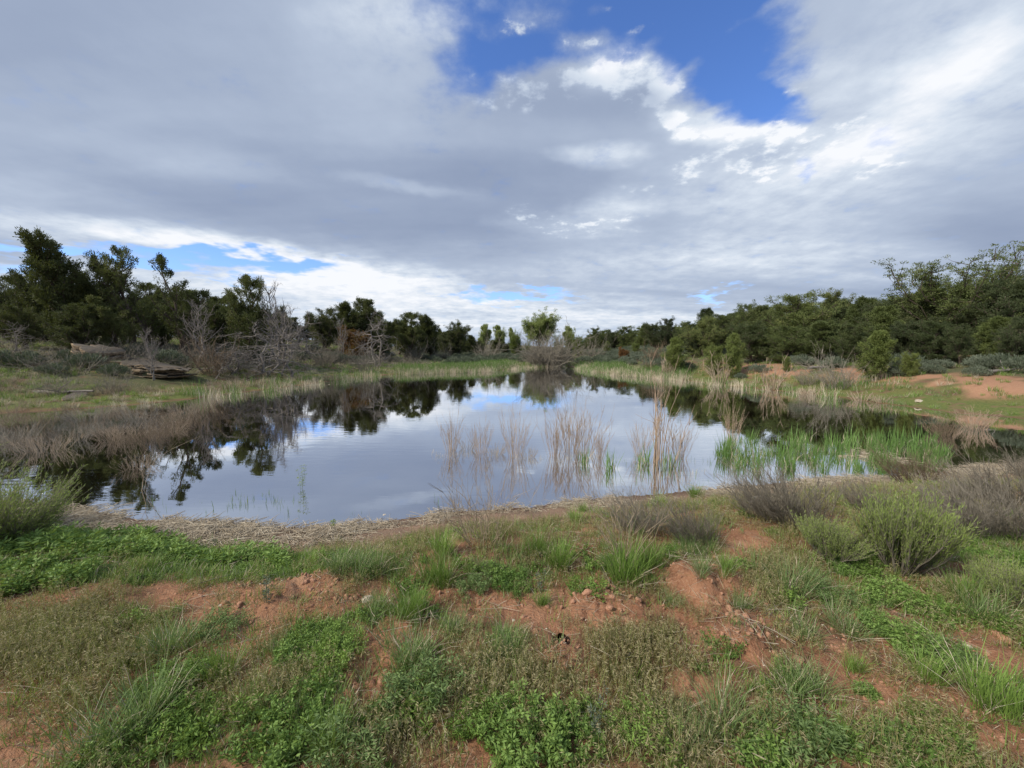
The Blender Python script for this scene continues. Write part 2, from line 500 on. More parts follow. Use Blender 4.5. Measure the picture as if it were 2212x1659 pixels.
def wood(name, c1, c2, scale=14.0, rough=0.85, bump=0.5):
    m, t = material(name)
    co = t.new('ShaderNodeTexCoord').outputs['Object']
    mp = t.new('ShaderNodeMapping', {'Vector': co, 'Scale': (1, 1, 0.25)}).outputs[0]
    n = t.noise(mp, scale, 4, 0.6).outputs['Fac']
    tint = t.new('ShaderNodeAttribute', attribute_name='tint').outputs['Fac']
    col = t.mix(t.math('ADD', n, t.math('SUBTRACT', tint, 0.5), clamp=True), c1, c2)
    bp = t.new('ShaderNodeBump', {'Strength': bump, 'Distance': 0.02, 'Height': n})
    bs = t.new('ShaderNodeBsdfPrincipled', {'Base Color': col, 'Roughness': rough, 'Specular IOR Level': 0.2, 'Normal': bp.outputs[0]})
    t.new('ShaderNodeOutputMaterial', {0: bs.outputs[0]})
    return m
def rock(name, c1, c2, c3, scale=4.0, layer=1.0, top=None, bd=0.03):
    m, t = material(name)
    co = t.new('ShaderNodeTexCoord').outputs['Object']
    mp = t.new('ShaderNodeMapping', {'Vector': co, 'Scale': (1, 1, layer)}).outputs[0]
    n = t.noise(mp, scale, 7, 0.62).outputs['Fac']
    n2 = t.noise(co, scale * 5, 4, 0.6).outputs['Fac']
    col = t.mix(t.smooth(n, 0.36, 0.6), c1, c2)
    col = t.mix(t.smooth(n2, 0.5, 0.68), col, c3)
    if top:
        nz_ = t.new('ShaderNodeSeparateXYZ', {0: t.new('ShaderNodeNewGeometry').outputs['True Normal']}).outputs[2]
        col = t.mix(t.math('MULTIPLY', t.smooth(nz_, 0.6, 0.9), t.smooth(n, 0.35, 0.55, 0.5, 0.95)), col, top)
    bp = t.new('ShaderNodeBump', {'Strength': 0.7, 'Distance': bd, 'Height': t.math('ADD', n, n2)})
    bs = t.new('ShaderNodeBsdfPrincipled', {'Base Color': col, 'Roughness': 0.92, 'Specular IOR Level': 0.15, 'Normal': bp.outputs[0]})
    t.new('ShaderNodeOutputMaterial', {0: bs.outputs[0]})
    return m

# ---------------------------------------------------------------- ground
def image_mask(px, py, ellipses):
    m = np.zeros(px.shape)
    for (cx, cy, rx, ry, rot) in ellipses:
        c, s = math.cos(R(rot)), math.sin(R(rot))
        u, v = px - cx, py - cy
        a, b = (u * c + v * s) / rx, (-u * s + v * c) / ry
        m = np.maximum(m, np.clip(1.35 - np.hypot(a, b), 0, 1))
    return m
BARE = [(560, 1285, 280, 26, 0), (720, 1290, 120, 34, 0), (60, 1290, 110, 18, 0), (140, 1590, 200, 48, -12), (1310, 1300, 160, 42, 8), (1230, 1345, 150, 26, 5),
        (1520, 1268, 100, 40, 0), (1570, 1345, 130, 40, 5), (1205, 1412, 70, 28, 0), (800, 1440, 48, 90, 20), (1660, 1400, 100, 40, 10), (1830, 1400, 130, 34, 15), (2140, 1400, 120, 60, 10),
        (1880, 1450, 140, 40, 15), (1820, 1520, 120, 50, 0), (2010, 1520, 110, 46, 10), (2170, 1600, 80, 60, 0), (1500, 1500, 100, 40, 0), (520, 1340, 120, 26, 0), (450, 1400, 60, 26, 0),
        (1550, 1400, 100, 28, 0), (1000, 1290, 80, 24, 0), (1090, 1320, 120, 26, 0), (2060, 1240, 120, 30, 10), (1600, 1180, 60, 30, 0), (1480, 1225, 80, 20, 0), (1960, 1330, 60, 30, 0), (1030, 1620, 50, 40, 0)]
nr_, nth = 560, 0
th = np.concatenate([np.linspace(-66, 66, 620), np.linspace(66, 294, 92)[1:-1]])
th = np.sort(th)
nth = len(th)
rad = np.concatenate([[0.0], np.exp(np.linspace(math.log(0.9), math.log(4000), nr_))])
TH, RD = np.meshgrid(np.radians(th), rad)
GX, GY = (np.sin(TH) * RD), (np.cos(TH) * RD)
GZ = height(GX, GY)
hole = np.exp(-(((GX - HOLE[0]) / 0.035) ** 2 + ((GY - HOLE[1]) / 0.045) ** 2))
GZ = GZ - 0.10 * hole
gsd = pond_sd(GX, GY)
gpx, gpy = proj(GX, GY, GZ)
front_ = GY > 0.5
bare = np.where(front_ & (GY < 12), image_mask(gpx, gpy, BARE), 0.35)
lat_ = GX / (np.abs(GY) + 6)
wn_ = ss(8.5, 5.5, GY)
nz = fbm(GX * 0.8, GY * 0.8, 4)
redbank = ss(0.34, 0.46, lat_) * (1 - wn_) * ss(2.4, 3.2, gsd + nz * 1.5) * ss(6.2, 4.6, gsd + nz * 2.5) * ss(-0.16, 0.04, nz)
mossy = (1 - wn_) * ss(4.5, 1.5, gsd + nz * 2.5) * ss(0.0, 0.35, gsd)
litter = wn_ * ss(0.0, 0.12, gsd) * ss(1.35, 0.75, gsd + nz * 0.8)
farveg = (1 - wn_) * ss(1.5, 3.5, gsd) * (1 - redbank)
wet = ss(0.35, 0.02, gsd) * ss(-0.5, 0.0, gsd)
idx = np.arange(GX.size).reshape(GX.shape)
q = np.stack([idx[1:-1, :], np.roll(idx, -1, 1)[1:-1, :], np.roll(idx, -1, 1)[2:, :], idx[2:, :]], -1).reshape(-1, 4)
gg = Geo()
gv = np.stack([GX, GY, GZ], -1).reshape(-1, 3)
gg.add(gv, q[:, ::-1])
cap_f = np.stack([np.zeros(nth, int), np.roll(idx[1], -1), idx[1]], -1)
gg.f.append(cap_f); gg.m.append(np.zeros(len(cap_f), np.int32))

gm, t = material('soil')
pos = t.new('ShaderNodeNewGeometry').outputs['Position']
aB = t.new('ShaderNodeAttribute', attribute_name='masks')
sp = t.new('ShaderNodeSeparateColor', {0: aB.outputs['Color']})
mBare, mMoss, mLit = sp.outputs[0], sp.outputs[1], sp.outputs[2]
mWet = t.new('ShaderNodeAttribute', attribute_name='wet').outputs['Fac']
mRed = t.new('ShaderNodeAttribute', attribute_name='redbank').outputs['Fac']
na = t.noise(pos, 1.7, 8, 0.62).outputs['Fac']
nb = t.noise(pos, 13.0, 6, 0.65).outputs['Fac']
nc = t.noise(pos, 70.0, 4, 0.7).outputs['Fac']
vor = t.new('ShaderNodeTexVoronoi', {'Vector': t.mix(0.06, pos, t.noise(pos, 9.0, 3).outputs['Color']), 'Scale': 17.0}, feature='DISTANCE_TO_EDGE')
crack = t.smooth(vor.outputs['Distance'], 0.0, 0.07)
crack = t.math('MAXIMUM', crack, t.smooth(na, 0.66, 0.56))
soil = t.mix(t.smooth(nb, 0.3, 0.7), (0.225, 0.102, 0.055), (0.365, 0.190, 0.108))
soil = t.mix(t.smooth(nc, 0.45, 0.75), soil, (0.42, 0.245, 0.155))
soil = t.mix(t.smooth(na, 0.50, 0.66, 0, 0.75), soil, (0.165, 0.085, 0.052))
soil = t.mix(t.smooth(na, 0.44, 0.34, 0, 0.6), soil, (0.42, 0.255, 0.155))
soil = t.mix(t.math('MULTIPLY', t.math('SUBTRACT', 1.0, crack), 0.55), soil, (0.14, 0.065, 0.04))
veg = t.mix(t.smooth(nb, 0.35, 0.65), (0.075, 0.085, 0.03), (0.15, 0.11, 0.055))
veg = t.mix(t.smooth(nc, 0.4, 0.7, 0, 0.6), veg, (0.20, 0.12, 0.07))
mFar = t.new('ShaderNodeAttribute', attribute_name='farveg').outputs['Fac']
vm_ = t.math('SUBTRACT', t.smooth(t.math('ADD', na, t.math('MULTIPLY', nb, 0.5)), 0.62, 0.9), t.math('MULTIPLY', mBare, 1.2), clamp=True)
col = t.mix(t.math('MULTIPLY', vm_, 0.75), soil, veg)
fveg = t.mix(t.smooth(nb, 0.3, 0.7), (0.065, 0.080, 0.035), (0.13, 0.12, 0.065))
fveg = t.mix(t.smooth(na, 0.54, 0.66), fveg, (0.20, 0.12, 0.075))
col = t.mix(mFar, col, fveg)
moss = t.mix(t.smooth(nb, 0.3, 0.7), (0.075, 0.115, 0.028), (0.155, 0.17, 0.05))
moss = t.mix(t.smooth(na, 0.5, 0.62), moss, (0.19, 0.13, 0.075))
col = t.mix(mMoss, col, moss)
col = t.mix(t.math('MULTIPLY', mRed, 0.9), col, t.mix(nb, (0.29, 0.15, 0.09), (0.44, 0.26, 0.165)))
lit = t.mix(t.smooth(nc, 0.35, 0.65), (0.17, 0.10, 0.065), (0.34, 0.26, 0.19))
col = t.mix(t.math('MULTIPLY', mLit, 0.8), col, lit)
col = t.mix(t.math('MULTIPLY', mWet, 0.7), col, (0.085, 0.042, 0.026))
nd = t.noise(pos, 210.0, 3, 0.7).outputs['Fac']
col = t.mix(t.smooth(nd, 0.56, 0.70, 0, 0.55), col, t.mix(0.5, col, (0.50, 0.36, 0.25)))
col = t.mix(t.smooth(nd, 0.42, 0.34, 0, 0.45), col, (0.09, 0.05, 0.032))
hgt = t.math('ADD', t.math('MULTIPLY', nb, 0.6), t.math('ADD', t.math('MULTIPLY', nc, 0.45), t.math('MULTIPLY', crack, 0.5)))
bp = t.new('ShaderNodeBump', {'Strength': 1.0, 'Distance': 0.035, 'Height': hgt})
bs = t.new('ShaderNodeBsdfPrincipled', {'Base Color': col, 'Roughness': t.math('SUBTRACT', 0.95, t.math('MULTIPLY', mWet, 0.45)), 'Specular IOR Level': 0.2, 'Normal': bp.outputs[0]})
t.new('ShaderNodeOutputMaterial', {0: bs.outputs[0]})
ground = gg.obj('ground', gm, smooth=True)
def attr_col(me, name, a, b, c):
    at_ = me.attributes.new(name, 'FLOAT_COLOR', 'POINT')
    at_.data.foreach_set('color', np.stack([a, b, c, np.ones_like(a)], -1).ravel().astype(np.float32))
def attr_f(me, name, a):
    at_ = me.attributes.new(name, 'FLOAT', 'POINT')
    at_.data.foreach_set('value', a.ravel().astype(np.float32))
attr_col(ground.data, 'masks', bare.ravel(), mossy.ravel(), litter.ravel())
attr_f(ground.data, 'wet', wet)
attr_f(ground.data, 'redbank', redbank)
attr_f(ground.data, 'farveg', farveg)
tag(ground, 'red clay ground with green banks around the pond', kind='structure')

# ---------------------------------------------------------------- water
wm, t = material('pond_water')
pos = t.new('ShaderNodeNewGeometry').outputs['Position']
mp = t.new('ShaderNodeMapping', {'Vector': pos, 'Scale': (0.8, 2.2, 1)}).outputs[0]
w1 = t.noise(mp, 2.6, 3, 0.5).outputs['Fac']
w2 = t.noise(pos, 0.35, 2, 0.5).outputs['Fac']
bp = t.new('ShaderNodeBump', {'Strength': t.smooth(w2, 0.40, 0.62, 0.03, 0.16), 'Distance': 0.012, 'Height': w1})
gl = t.new('ShaderNodeBsdfGlossy', {'Color': (0.90, 0.91, 0.93), 'Roughness': 0.012, 'Normal': bp.outputs[0]})
# murky body over a bed of silt
tr = t.new('ShaderNodeBsdfTransparent', {'Color': (0.50, 0.42, 0.30)})
df = t.new('ShaderNodeBsdfDiffuse', {'Color': (0.030, 0.026, 0.016)})
body = t.new('ShaderNodeMixShader', {0: 0.45, 1: tr.outputs[0], 2: df.outputs[0]})
lw = t.new('ShaderNodeLayerWeight', {'Blend': 0.5}).outputs['Facing']
fac = t.smooth(lw, 0.25, 0.80, 0.42, 0.93, 'LINEAR')
ms = t.new('ShaderNodeMixShader', {0: fac, 1: body.outputs[0], 2: gl.outputs[0]})
t.new('ShaderNodeOutputMaterial', {0: ms.outputs[0]})
import bmesh
bm = bmesh.new()
cen = POLY.mean(0)
vs = []
n_ = len(POLY)
for i in range(n_):
    e = POLY[(i + 1) % n_] - POLY[i - 1]
    e = e / np.linalg.norm(e)
    nrm = np.array([e[1], -e[0]])
    p_ = POLY[i] + nrm * 0.35
    if pond_sd(p_[0:1], p_[1:2])[0] < 0:
        p_ = POLY[i] - nrm * 0.35
    vs.append(bm.verts.new((p_[0], p_[1], 0.0)))
fc = bm.faces.new(vs)
if fc.normal.z < 0:
    fc.normal_flip()
bm.normal_update()
if fc.normal.z < 0:
    fc.normal_flip()
me = bpy.data.meshes.new('water')
bm.to_mesh(me)
bm.free()
me.materials.append(wm)
water = link(bpy.data.objects.new('water', me))
tag(water, 'still brown pond water mirroring the clouds and trees', kind='structure')

# ---------------------------------------------------------------- plant materials
M = dict(
    juniper=plant('juniper_leaf', (0.048, 0.064, 0.026), (0.118, 0.138, 0.055), 0.16, 0.7, 0.5, (0.15, 0.155, 0.07), drift=0.3),
    pinyon=plant('pinyon_needle', (0.052, 0.076, 0.030), (0.135, 0.17, 0.066), 0.16, 0.65, 0.6, (0.19, 0.205, 0.085), drift=0.42),
    young=plant('young_juniper_leaf', (0.095, 0.130, 0.036), (0.21, 0.25, 0.075), 0.2, 0.65, 0.3),
    cotton=plant('cottonwood_leaf', (0.22, 0.27, 0.09), (0.40, 0.47, 0.20), 0.35, 0.5, 0.2),
    willow=plant('willow_leaf', (0.09, 0.13, 0.03), (0.20, 0.25, 0.07), 0.35, 0.55, 0.3),
    sage=plant('sage_leaf', (0.075, 0.098, 0.065), (0.175, 0.205, 0.155), 0.1, 0.8, 0.5),
    rustleaf=plant('dry_rust_leaf', (0.12, 0.055, 0.022), (0.24, 0.115, 0.05), 0.2, 0.8, 0.2),
    bark=wood('bark', (0.045, 0.033, 0.026), (0.15, 0.12, 0.10)),
    dead=wood('weathered_wood', (0.12, 0.105, 0.095), (0.34, 0.31, 0.28)),
    deadfine=plant('grey_twig', (0.135, 0.12, 0.092), (0.33, 0.30, 0.245), 0, 0.85, 0.35),
    browntwig=plant('brown_twig', (0.115, 0.085, 0.058), (0.26, 0.20, 0.135), 0, 0.85, 0.3),
    tantwig=plant('tan_twig', (0.20, 0.145, 0.095), (0.46, 0.38, 0.28), 0, 0.85, 0.3),
    redtwig=plant('red_willow_twig', (0.27, 0.18, 0.125), (0.48, 0.38, 0.28), 0, 0.6, 0.3),
    grass=plant('green_grass', (0.105, 0.195, 0.036), (0.275, 0.42, 0.10), 0.35, 0.55, 0.6),
    bluegrass=plant('blue_green_grass', (0.10, 0.165, 0.055), (0.23, 0.33, 0.125), 0.3, 0.6, 0.3),
    herb=plant('clover_leaf', (0.095, 0.180, 0.038), (0.245, 0.375, 0.10), 0.3, 0.55, 0.7),
    straw=plant('straw', (0.34, 0.27, 0.19), (0.66, 0.59, 0.46), 0.15, 0.75, 0.2),
    cheat=plant('brome_stem', (0.23, 0.175, 0.08), (0.27, 0.34, 0.11), 0.3, 0.7, 0.5),
    seed=plant('brome_seed', (0.26, 0.20, 0.11), (0.46, 0.42, 0.25), 0.3, 0.7, 0.4),
    cattail=plant('cattail_leaf', (0.075, 0.155, 0.038), (0.18, 0.31, 0.09), 0.3, 0.45, 0.3),
    rabbit=plant('rabbitbrush_leaf', (0.17, 0.235, 0.06), (0.36, 0.46, 0.14), 0.25, 0.65, 0.3),
    puff=plant('dry_flower_head', (0.34, 0.29, 0.17), (0.58, 0.52, 0.36), 0.2, 0.8, 0.2),
    sandstone=rock('sandstone', (0.15, 0.11, 0.072), (0.30, 0.235, 0.16), (0.09, 0.075, 0.06), 1.6, 6.0, (0.085, 0.078, 0.07)),
    redrock=rock('clay_clod', (0.26, 0.135, 0.085), (0.38, 0.21, 0.135), (0.46, 0.29, 0.20), 3.0, bd=0.001),
    pale=rock('pale_stone', (0.48, 0.40, 0.30), (0.62, 0.56, 0.46), (0.32, 0.24, 0.17), 3.0, bd=0.002),
)

# ---------------------------------------------------------------- tree kinds
def grow(seed, H0, R0, n_limb, el, prof, t0=0.12, leaders=1, r_tr=0.2, subs=6, tuft=(0.24, 0.28), K=26, leaf=(0.15, 0.05), upb=0.3, sublen=0.38,
         wig=0.025, leafmat='juniper', woodmat='bark', leafy=1.0, twigs=0, lean=0.0, tuftpos=(0.35, 0.7, 1.0), topbias=0.0, fork=0.0, upleaf=0.5, even=False):
    rng = np.random.default_rng(seed)
    wg, lg = Geo(), Geo()
    nl = leaders
    az = rng.random(nl) * 6.28
    base = np.zeros((nl, 3)) + rng.normal(size=(nl, 3)) * [0.06, 0.06, 0] * (nl > 1)
    base[:, 2] = -0.25
    tilt = np.concatenate([[0.05], rng.uniform(0.18, 0.42, nl - 1)]) + fork * rng.uniform(0.7, 1.2, nl)
    d = np.stack([np.cos(az) * np.sin(tilt) + lean, np.sin(az) * np.sin(tilt), np.cos(tilt)], -1)
    Ls = H0 * np.concatenate([[1.0], rng.uniform(0.6, 0.9, nl - 1)])
    if even:
        Ls = H0 * rng.uniform(0.84, 0.96, nl)
        az = np.arange(nl) * 6.283 / nl + rng.random(nl) * 0.5
        tilt = np.full(nl, fork) * rng.uniform(0.7, 1.2, nl)
        d = np.stack([np.cos(az) * np.sin(tilt), np.sin(az) * np.sin(tilt), np.cos(tilt)], -1)
    bend = np.stack([-np.cos(az) * tilt * 0.3, -np.sin(az) * tilt * 0.3, np.zeros(nl)], -1) * Ls[:, None]
    tp = paths(base, d, Ls, bend, 12, rng, wig)
    tubes(wg, tp, r_tr * Ls / H0, 0.02, 7, rng=rng, power=0.8)
    # limbs
    lead = rng.integers(0, nl, n_limb)
    tt = np.clip(t0 + (0.98 - t0) * (np.arange(n_limb) + rng.random(n_limb)) / n_limb, 0, 0.99)
    if topbias:
        tt = t0 + (0.98 - t0) * rng.random(n_limb) ** topbias
    k = tt * 12
    k0 = np.clip(k.astype(int), 0, 11)
    fr = (k - k0)[:, None]
    lb = tp[lead, k0] * (1 - fr) + tp[lead, k0 + 1] * fr
    a = np.arange(n_limb) * 2.4 + rng.random(n_limb) * 1.2
    e = np.radians(rng.uniform(el[0], el[1], n_limb))
    ld = np.stack([np.cos(a) * np.cos(e), np.sin(a) * np.cos(e), np.sin(e)], -1)
    LL = R0 * np.array([prof(x) for x in tt]) * rng.uniform(0.55, 1.25, n_limb)
    lp = paths(lb, ld, LL, np.array([0, 0, 1.0]) * (upb * LL)[:, None], 6, rng, 0.035)
    r1 = r_tr * 0.34 * (LL / R0) ** 0.7 + 0.008
    tubes(wg, lp, r1, 0.009, 4, rng=rng)
    # sub branches
    n2 = n_limb * subs
    li = np.repeat(np.arange(n_limb), subs)
    s = rng.uniform(0.22, 1.0, n2)
    k = s * 6
    k0 = np.clip(k.astype(int), 0, 5)
    fr = (k - k0)[:, None]
    sb = lp[li, k0] * (1 - fr) + lp[li, k0 + 1] * fr
    pd = unit(lp[li, k0 + 1] - lp[li, k0])
    sd_ = unit(pd * 0.6 + rdir(rng, n2) * 0.8 + np.array([0, 0, upb * 0.6]))
    SL = LL[li] * sublen * rng.uniform(0.5, 1.2, n2) * (1.15 - s * 0.5) + 0.10
    sp_ = paths(sb, sd_, SL, np.array([0, 0, 1.0]) * (0.15 * SL)[:, None], 3, rng, 0.05)
    tubes(wg, sp_, r1[li] * 0.4 + 0.003, 0.004, 3, rng=rng)
    if twigs:
        n3 = n2 * twigs
        ti = np.repeat(np.arange(n2), twigs)
        s3 = rng.integers(1, 4, n3)
        td = unit(unit(sp_[ti, -1] - sp_[ti, 0]) * 0.7 + rdir(rng, n3) * 0.8)
        tw = paths(sp_[ti, s3], td, SL[ti] * rng.uniform(0.3, 0.7, n3), rdir(rng, n3) * 0.08, 2, rng, 0.05)
        tubes(wg, tw, 0.007, 0.0035, 3, rng=rng)
    if leafmat:
        cs, cd = [], []
        for f_ in tuftpos:
            kk = min(3, int(round(f_ * 3)))
            keep = rng.random(n2) < leafy
            cs.append(sp_[keep, kk]); cd.append(unit(sp_[keep, 3] - sp_[keep, 0]))
        for f_ in (3, 4, 5, 6):
            keep = rng.random(n_limb) < leafy
            cs.append(lp[keep, f_]); cd.append(unit(lp[keep, 6] - lp[keep, 3]))
        cs.append(tp[:, -1]); cd.append(np.tile([[0, 0, 1.0]], (nl, 1)))
        cs, cd = np.concatenate(cs), np.concatenate(cd)
        N = len(cs)
        sz = rng.uniform(0.65, 1.25, N)
        ci = np.repeat(np.arange(N), K)
        off = rdir(rng, N * K) * rng.random((N * K, 1)) ** 0.45 * np.array([tuft[0], tuft[0], tuft[1]]) * sz[ci, None]
        c = cs[ci] + off
        dd = unit(off * 1.4 / max(tuft) + cd[ci] * 0.5 + np.array([0, 0, upleaf]) + rdir(rng, N * K) * 0.5)
        tint = np.clip(rng.normal(0.42, 0.16, N)[ci] + rng.normal(0, 0.13, N * K), 0, 1)
        leaves(lg, c, dd, leaf[0] * rng.uniform(0.7, 1.3, N * K), leaf[1] * rng.uniform(0.7, 1.3, N * K), tint, rng=rng)
    crown = lg.mesh('crown', M[leafmat]) if leafmat else None
    trunk = wg.mesh('trunk', M[woodmat], True)
    top = max(float(v[:, 2].max()) for v in wg.v + lg.v)
    return dict(trunk=trunk, crown=crown, H=top)

cone = lambda t: 0.16 + 0.95 * (1 - t) ** 0.75 * min(1, 0.55 + t * 2)
column = lambda t: 0.30 + 0.7 * (1 - t) ** 0.6 * min(1, 0.5 + t * 1.6)
dome = lambda t: (max(0.02, 1 - t ** 2.3)) ** 0.5 * min(1, 0.75 + t)
flat = lambda t: 0.5 + 0.8 * math.sin(min(1, t * 1.1) * 2.4)
K_ = {}
K_['juniper'] = [
    grow(11, 7.5, 2.1, 50, (20, 55), cone, 0.10, 1, 0.20, 7, (0.21, 0.30), 26),
    grow(12, 7.5, 2.0, 46, (25, 60), column, 0.12, 2, 0.19, 7, (0.20, 0.30), 26),
    grow(13, 7.5, 2.4, 52, (15, 50), cone, 0.06, 2, 0.22, 7, (0.22, 0.28), 26),
    grow(14, 7.5, 2.3, 48, (20, 60), dome, 0.08, 3, 0.17, 7, (0.22, 0.30), 26),
    grow(15, 7.5, 1.7, 44, (25, 60), column, 0.10, 1, 0.18, 7, (0.20, 0.30), 26),
]
K_['sparse'] = [   # open crown with bare limbs showing
    grow(21, 7.5, 2.3, 40, (20, 60), column, 0.22, 2, 0.20, 6, (0.18, 0.24), 22, leafy=0.62, twigs=1),
    grow(22, 7.5, 2.0, 42, (25, 60), cone, 0.25, 3, 0.17, 6, (0.17, 0.24), 22, leafy=0.6, twigs=1),
]
K_['pinyon'] = [
    grow(31, 6.0, 2.6, 62, (0, 30), dome, 0.03, 1, 0.20, 7, (0.32, 0.17), 26, (0.15, 0.05), 0.18, leafmat='pinyon'),
    grow(32, 6.0, 2.9, 62, (-5, 30), dome, 0.03, 2, 0.18, 7, (0.33, 0.18), 26, (0.15, 0.05), 0.16, leafmat='pinyon'),
    grow(33, 6.0, 2.3, 60, (0, 35), cone, 0.03, 1, 0.20, 7, (0.31, 0.17), 26, (0.15, 0.05), 0.2, leafmat='pinyon'),
    grow(34, 6.0, 2.5, 60, (0, 38), dome, 0.05, 2, 0.18, 7, (0.30, 0.20), 26, (0.15, 0.05), 0.22, leafmat='pinyon'),
]
K_['old'] = [grow(41, 6.0, 4.4, 95, (-5, 45), lambda t: 0.75 + 0.35 * math.sin(t * 3), 0.52, 3, 0.28, 10, (0.40, 0.17), 30, (0.17, 0.065), 0.12, sublen=0.36, leafmat='pinyon', woodmat='bark', leafy=0.95, wig=0.02, fork=0.22, even=True),
             grow(42, 6.0, 3.6, 80, (-5, 50), lambda t: 0.75 + 0.35 * math.sin(t * 3), 0.50, 3, 0.22, 9, (0.34, 0.17), 26, (0.16, 0.06), 0.15, sublen=0.38, leafmat='pinyon', woodmat='dead', leafy=0.8, wig=0.02, fork=0.22, even=True)]
K_['young'] = [
    grow(51, 3.5, 1.15, 48, (20, 55), cone, 0.03, 1, 0.07, 6, (0.15, 0.20), 20, (0.11, 0.035), leafmat='young'),
    grow(52, 3.5, 1.35, 48, (20, 60), dome, 0.03, 3, 0.05, 6, (0.15, 0.22), 20, (0.11, 0.035), leafmat='young'),
]
K_['cotton'] = [grow(61, 11.5, 5.0, 76, (-10, 50), lambda t: 0.5 + 0.5 * math.sin(min(1, t) * 2.9), 0.46, 4, 0.34, 9, (0.62, 0.50), 34, (0.26, 0.17), 0.12, sublen=0.40,
                     leafmat='cotton', leafy=0.85, fork=0.24, even=True, wig=0.03, tuftpos=(0.7, 1.0), upleaf=0.0),
                grow(62, 9, 3.2, 40, (15, 60), dome, 0.15, 3, 0.22, 8, (0.55, 0.50), 30, (0.22, 0.15), 0.22, leafmat='cotton', leafy=0.9, upleaf=0.0)]
K_['willow'] = [grow(71, 3.6, 2.2, 60, (35, 75), dome, 0.02, 4, 0.06, 6, (0.22, 0.26), 20, (0.12, 0.05), 0.2, leafmat='willow', fork=0.2),
                grow(72, 4.2, 2.4, 50, (35, 75), dome, 0.02, 4, 0.06, 6, (0.22, 0.28), 14, (0.12, 0.045), 0.2, leafmat='willow', fork=0.2, leafy=0.7)]
K_['snag'] = [grow(81, 6.5, 2.4, 34, (10, 60), column, 0.15, 2, 0.15, 7, leafmat=None, woodmat='dead', twigs=3, wig=0.04),
              grow(82, 5.0, 2.6, 36, (-20, 50), dome, 0.10, 2, 0.13, 7, leafmat=None, woodmat='dead', twigs=3, upb=-0.05, wig=0.05),
              grow(83, 4.0, 2.3, 40, (-25, 40), dome, 0.08, 3, 0.10, 8, leafmat=None, woodmat='dead', twigs=4, upb=-0.15, wig=0.05, fork=0.2)]
K_['rust'] = [grow(91, 2.0, 0.9, 40, (20, 65), dome, 0.03, 3, 0.05, 6, (0.14, 0.16), 16, (0.09, 0.04), leafmat='rustleaf')]

def plant_tree(kind, var, loc, hgt, label, cat='tree', group=None, wide=1.0, rz=None, name=None):
    k = K_[kind][var]
    s = hgt / k['H']
    o = empty(name or {'snag': 'dead_tree', 'willow': 'willow_shrub', 'cotton': 'cottonwood_tree', 'pinyon': 'pinyon_tree', 'old': 'pinyon_tree', 'rust': 'dry_shrub'}.get(kind, 'juniper_tree'),
              loc, random.random() * 6.28 if rz is None else rz, (s * wide, s * wide, s))
    tag(o, label, cat, group)
    link(bpy.data.objects.new('trunk', k['trunk']), o)
    if k['crown']:
        link(bpy.data.objects.new('crown', k['crown']), o)
    return o
def tree_px(kind, var, px, top, D, label, **kw):
    """stand a tree at distance D in the direction of px, as tall as its top demands"""
    p = spot(px, D)
    d = cam_dir(px, top)
    ztop = CAM_Z + d[2] / d[1] * D
    return plant_tree(kind, var, p, max(1.0, ztop - p[2]), label, **kw)

# ---------------------------------------------------------------- low plants, each a single mesh
def bare_shrub(seed, n, hgt, spread, r0=0.006, twigs=6, lean=(0, 0), mats='deadfine', base=0.10, sub=3, mat_tip=None, wig=0.03, twl=0.35, droop=0.0, sides=3, curve=0.12, twdir=0.55):
    rng = np.random.default_rng(seed)
    g = Geo()
    a = rng.random(n) * 6.28
    q = np.sqrt(rng.random(n))
    b = np.stack([np.cos(a) * q * base, np.sin(a) * q * base, np.full(n, -0.04)], -1)
    sp = spread * q * rng.uniform(0.6, 1.2, n)
    d = np.stack([np.cos(a) * sp + lean[0], np.sin(a) * sp + lean[1], np.ones(n)], -1)
    d = unit(d)
    L = hgt * rng.uniform(0.5, 1.08, n) / np.maximum(d[:, 2], 0.35) ** 0.5
    p = paths(b, d, L, rng.normal(size=(n, 3)) * curve * L[:, None] + np.array([0, 0, -droop]) * L[:, None], 6, rng, wig)
    tint = rng.normal(0.5, 0.2, n)
    tubes(g, p, r0 * rng.uniform(0.6, 1.2, n), r0 * 0.25, sides, tint, rng=rng)
    par, PL, rr = p, L, r0
    cnt = n
    for lev in range(sub - 1 if twigs else 0):
        m = cnt * twigs
        i = np.repeat(np.arange(cnt), twigs)
        S = par.shape[1] - 1
        s = rng.uniform(0.25, 0.98, m) * S
        k0 = np.clip(s.astype(int), 0, S - 1)
        fr = (s - k0)[:, None]
        bb = par[i, k0] * (1 - fr) + par[i, k0 + 1] * fr
        pd = unit(par[i, k0 + 1] - par[i, k0])
        dd = unit(pd + rdir(rng, m) * twdir + np.array([0, 0, 0.1]))
        l2 = PL[i] * twl * rng.uniform(0.4, 1.1, m)
        par = paths(bb, dd, l2, rng.normal(size=(m, 3)) * 0.1 * l2[:, None], 3, rng, wig)
        rr *= 0.55
        tubes(g, par, rr, rr * 0.4, 3, rng.normal(0.55, 0.2, m), rng=rng)
        PL, cnt = l2, m
        twigs = max(2, twigs // 2)
    return g.mesh('bare_shrub', M[mats])

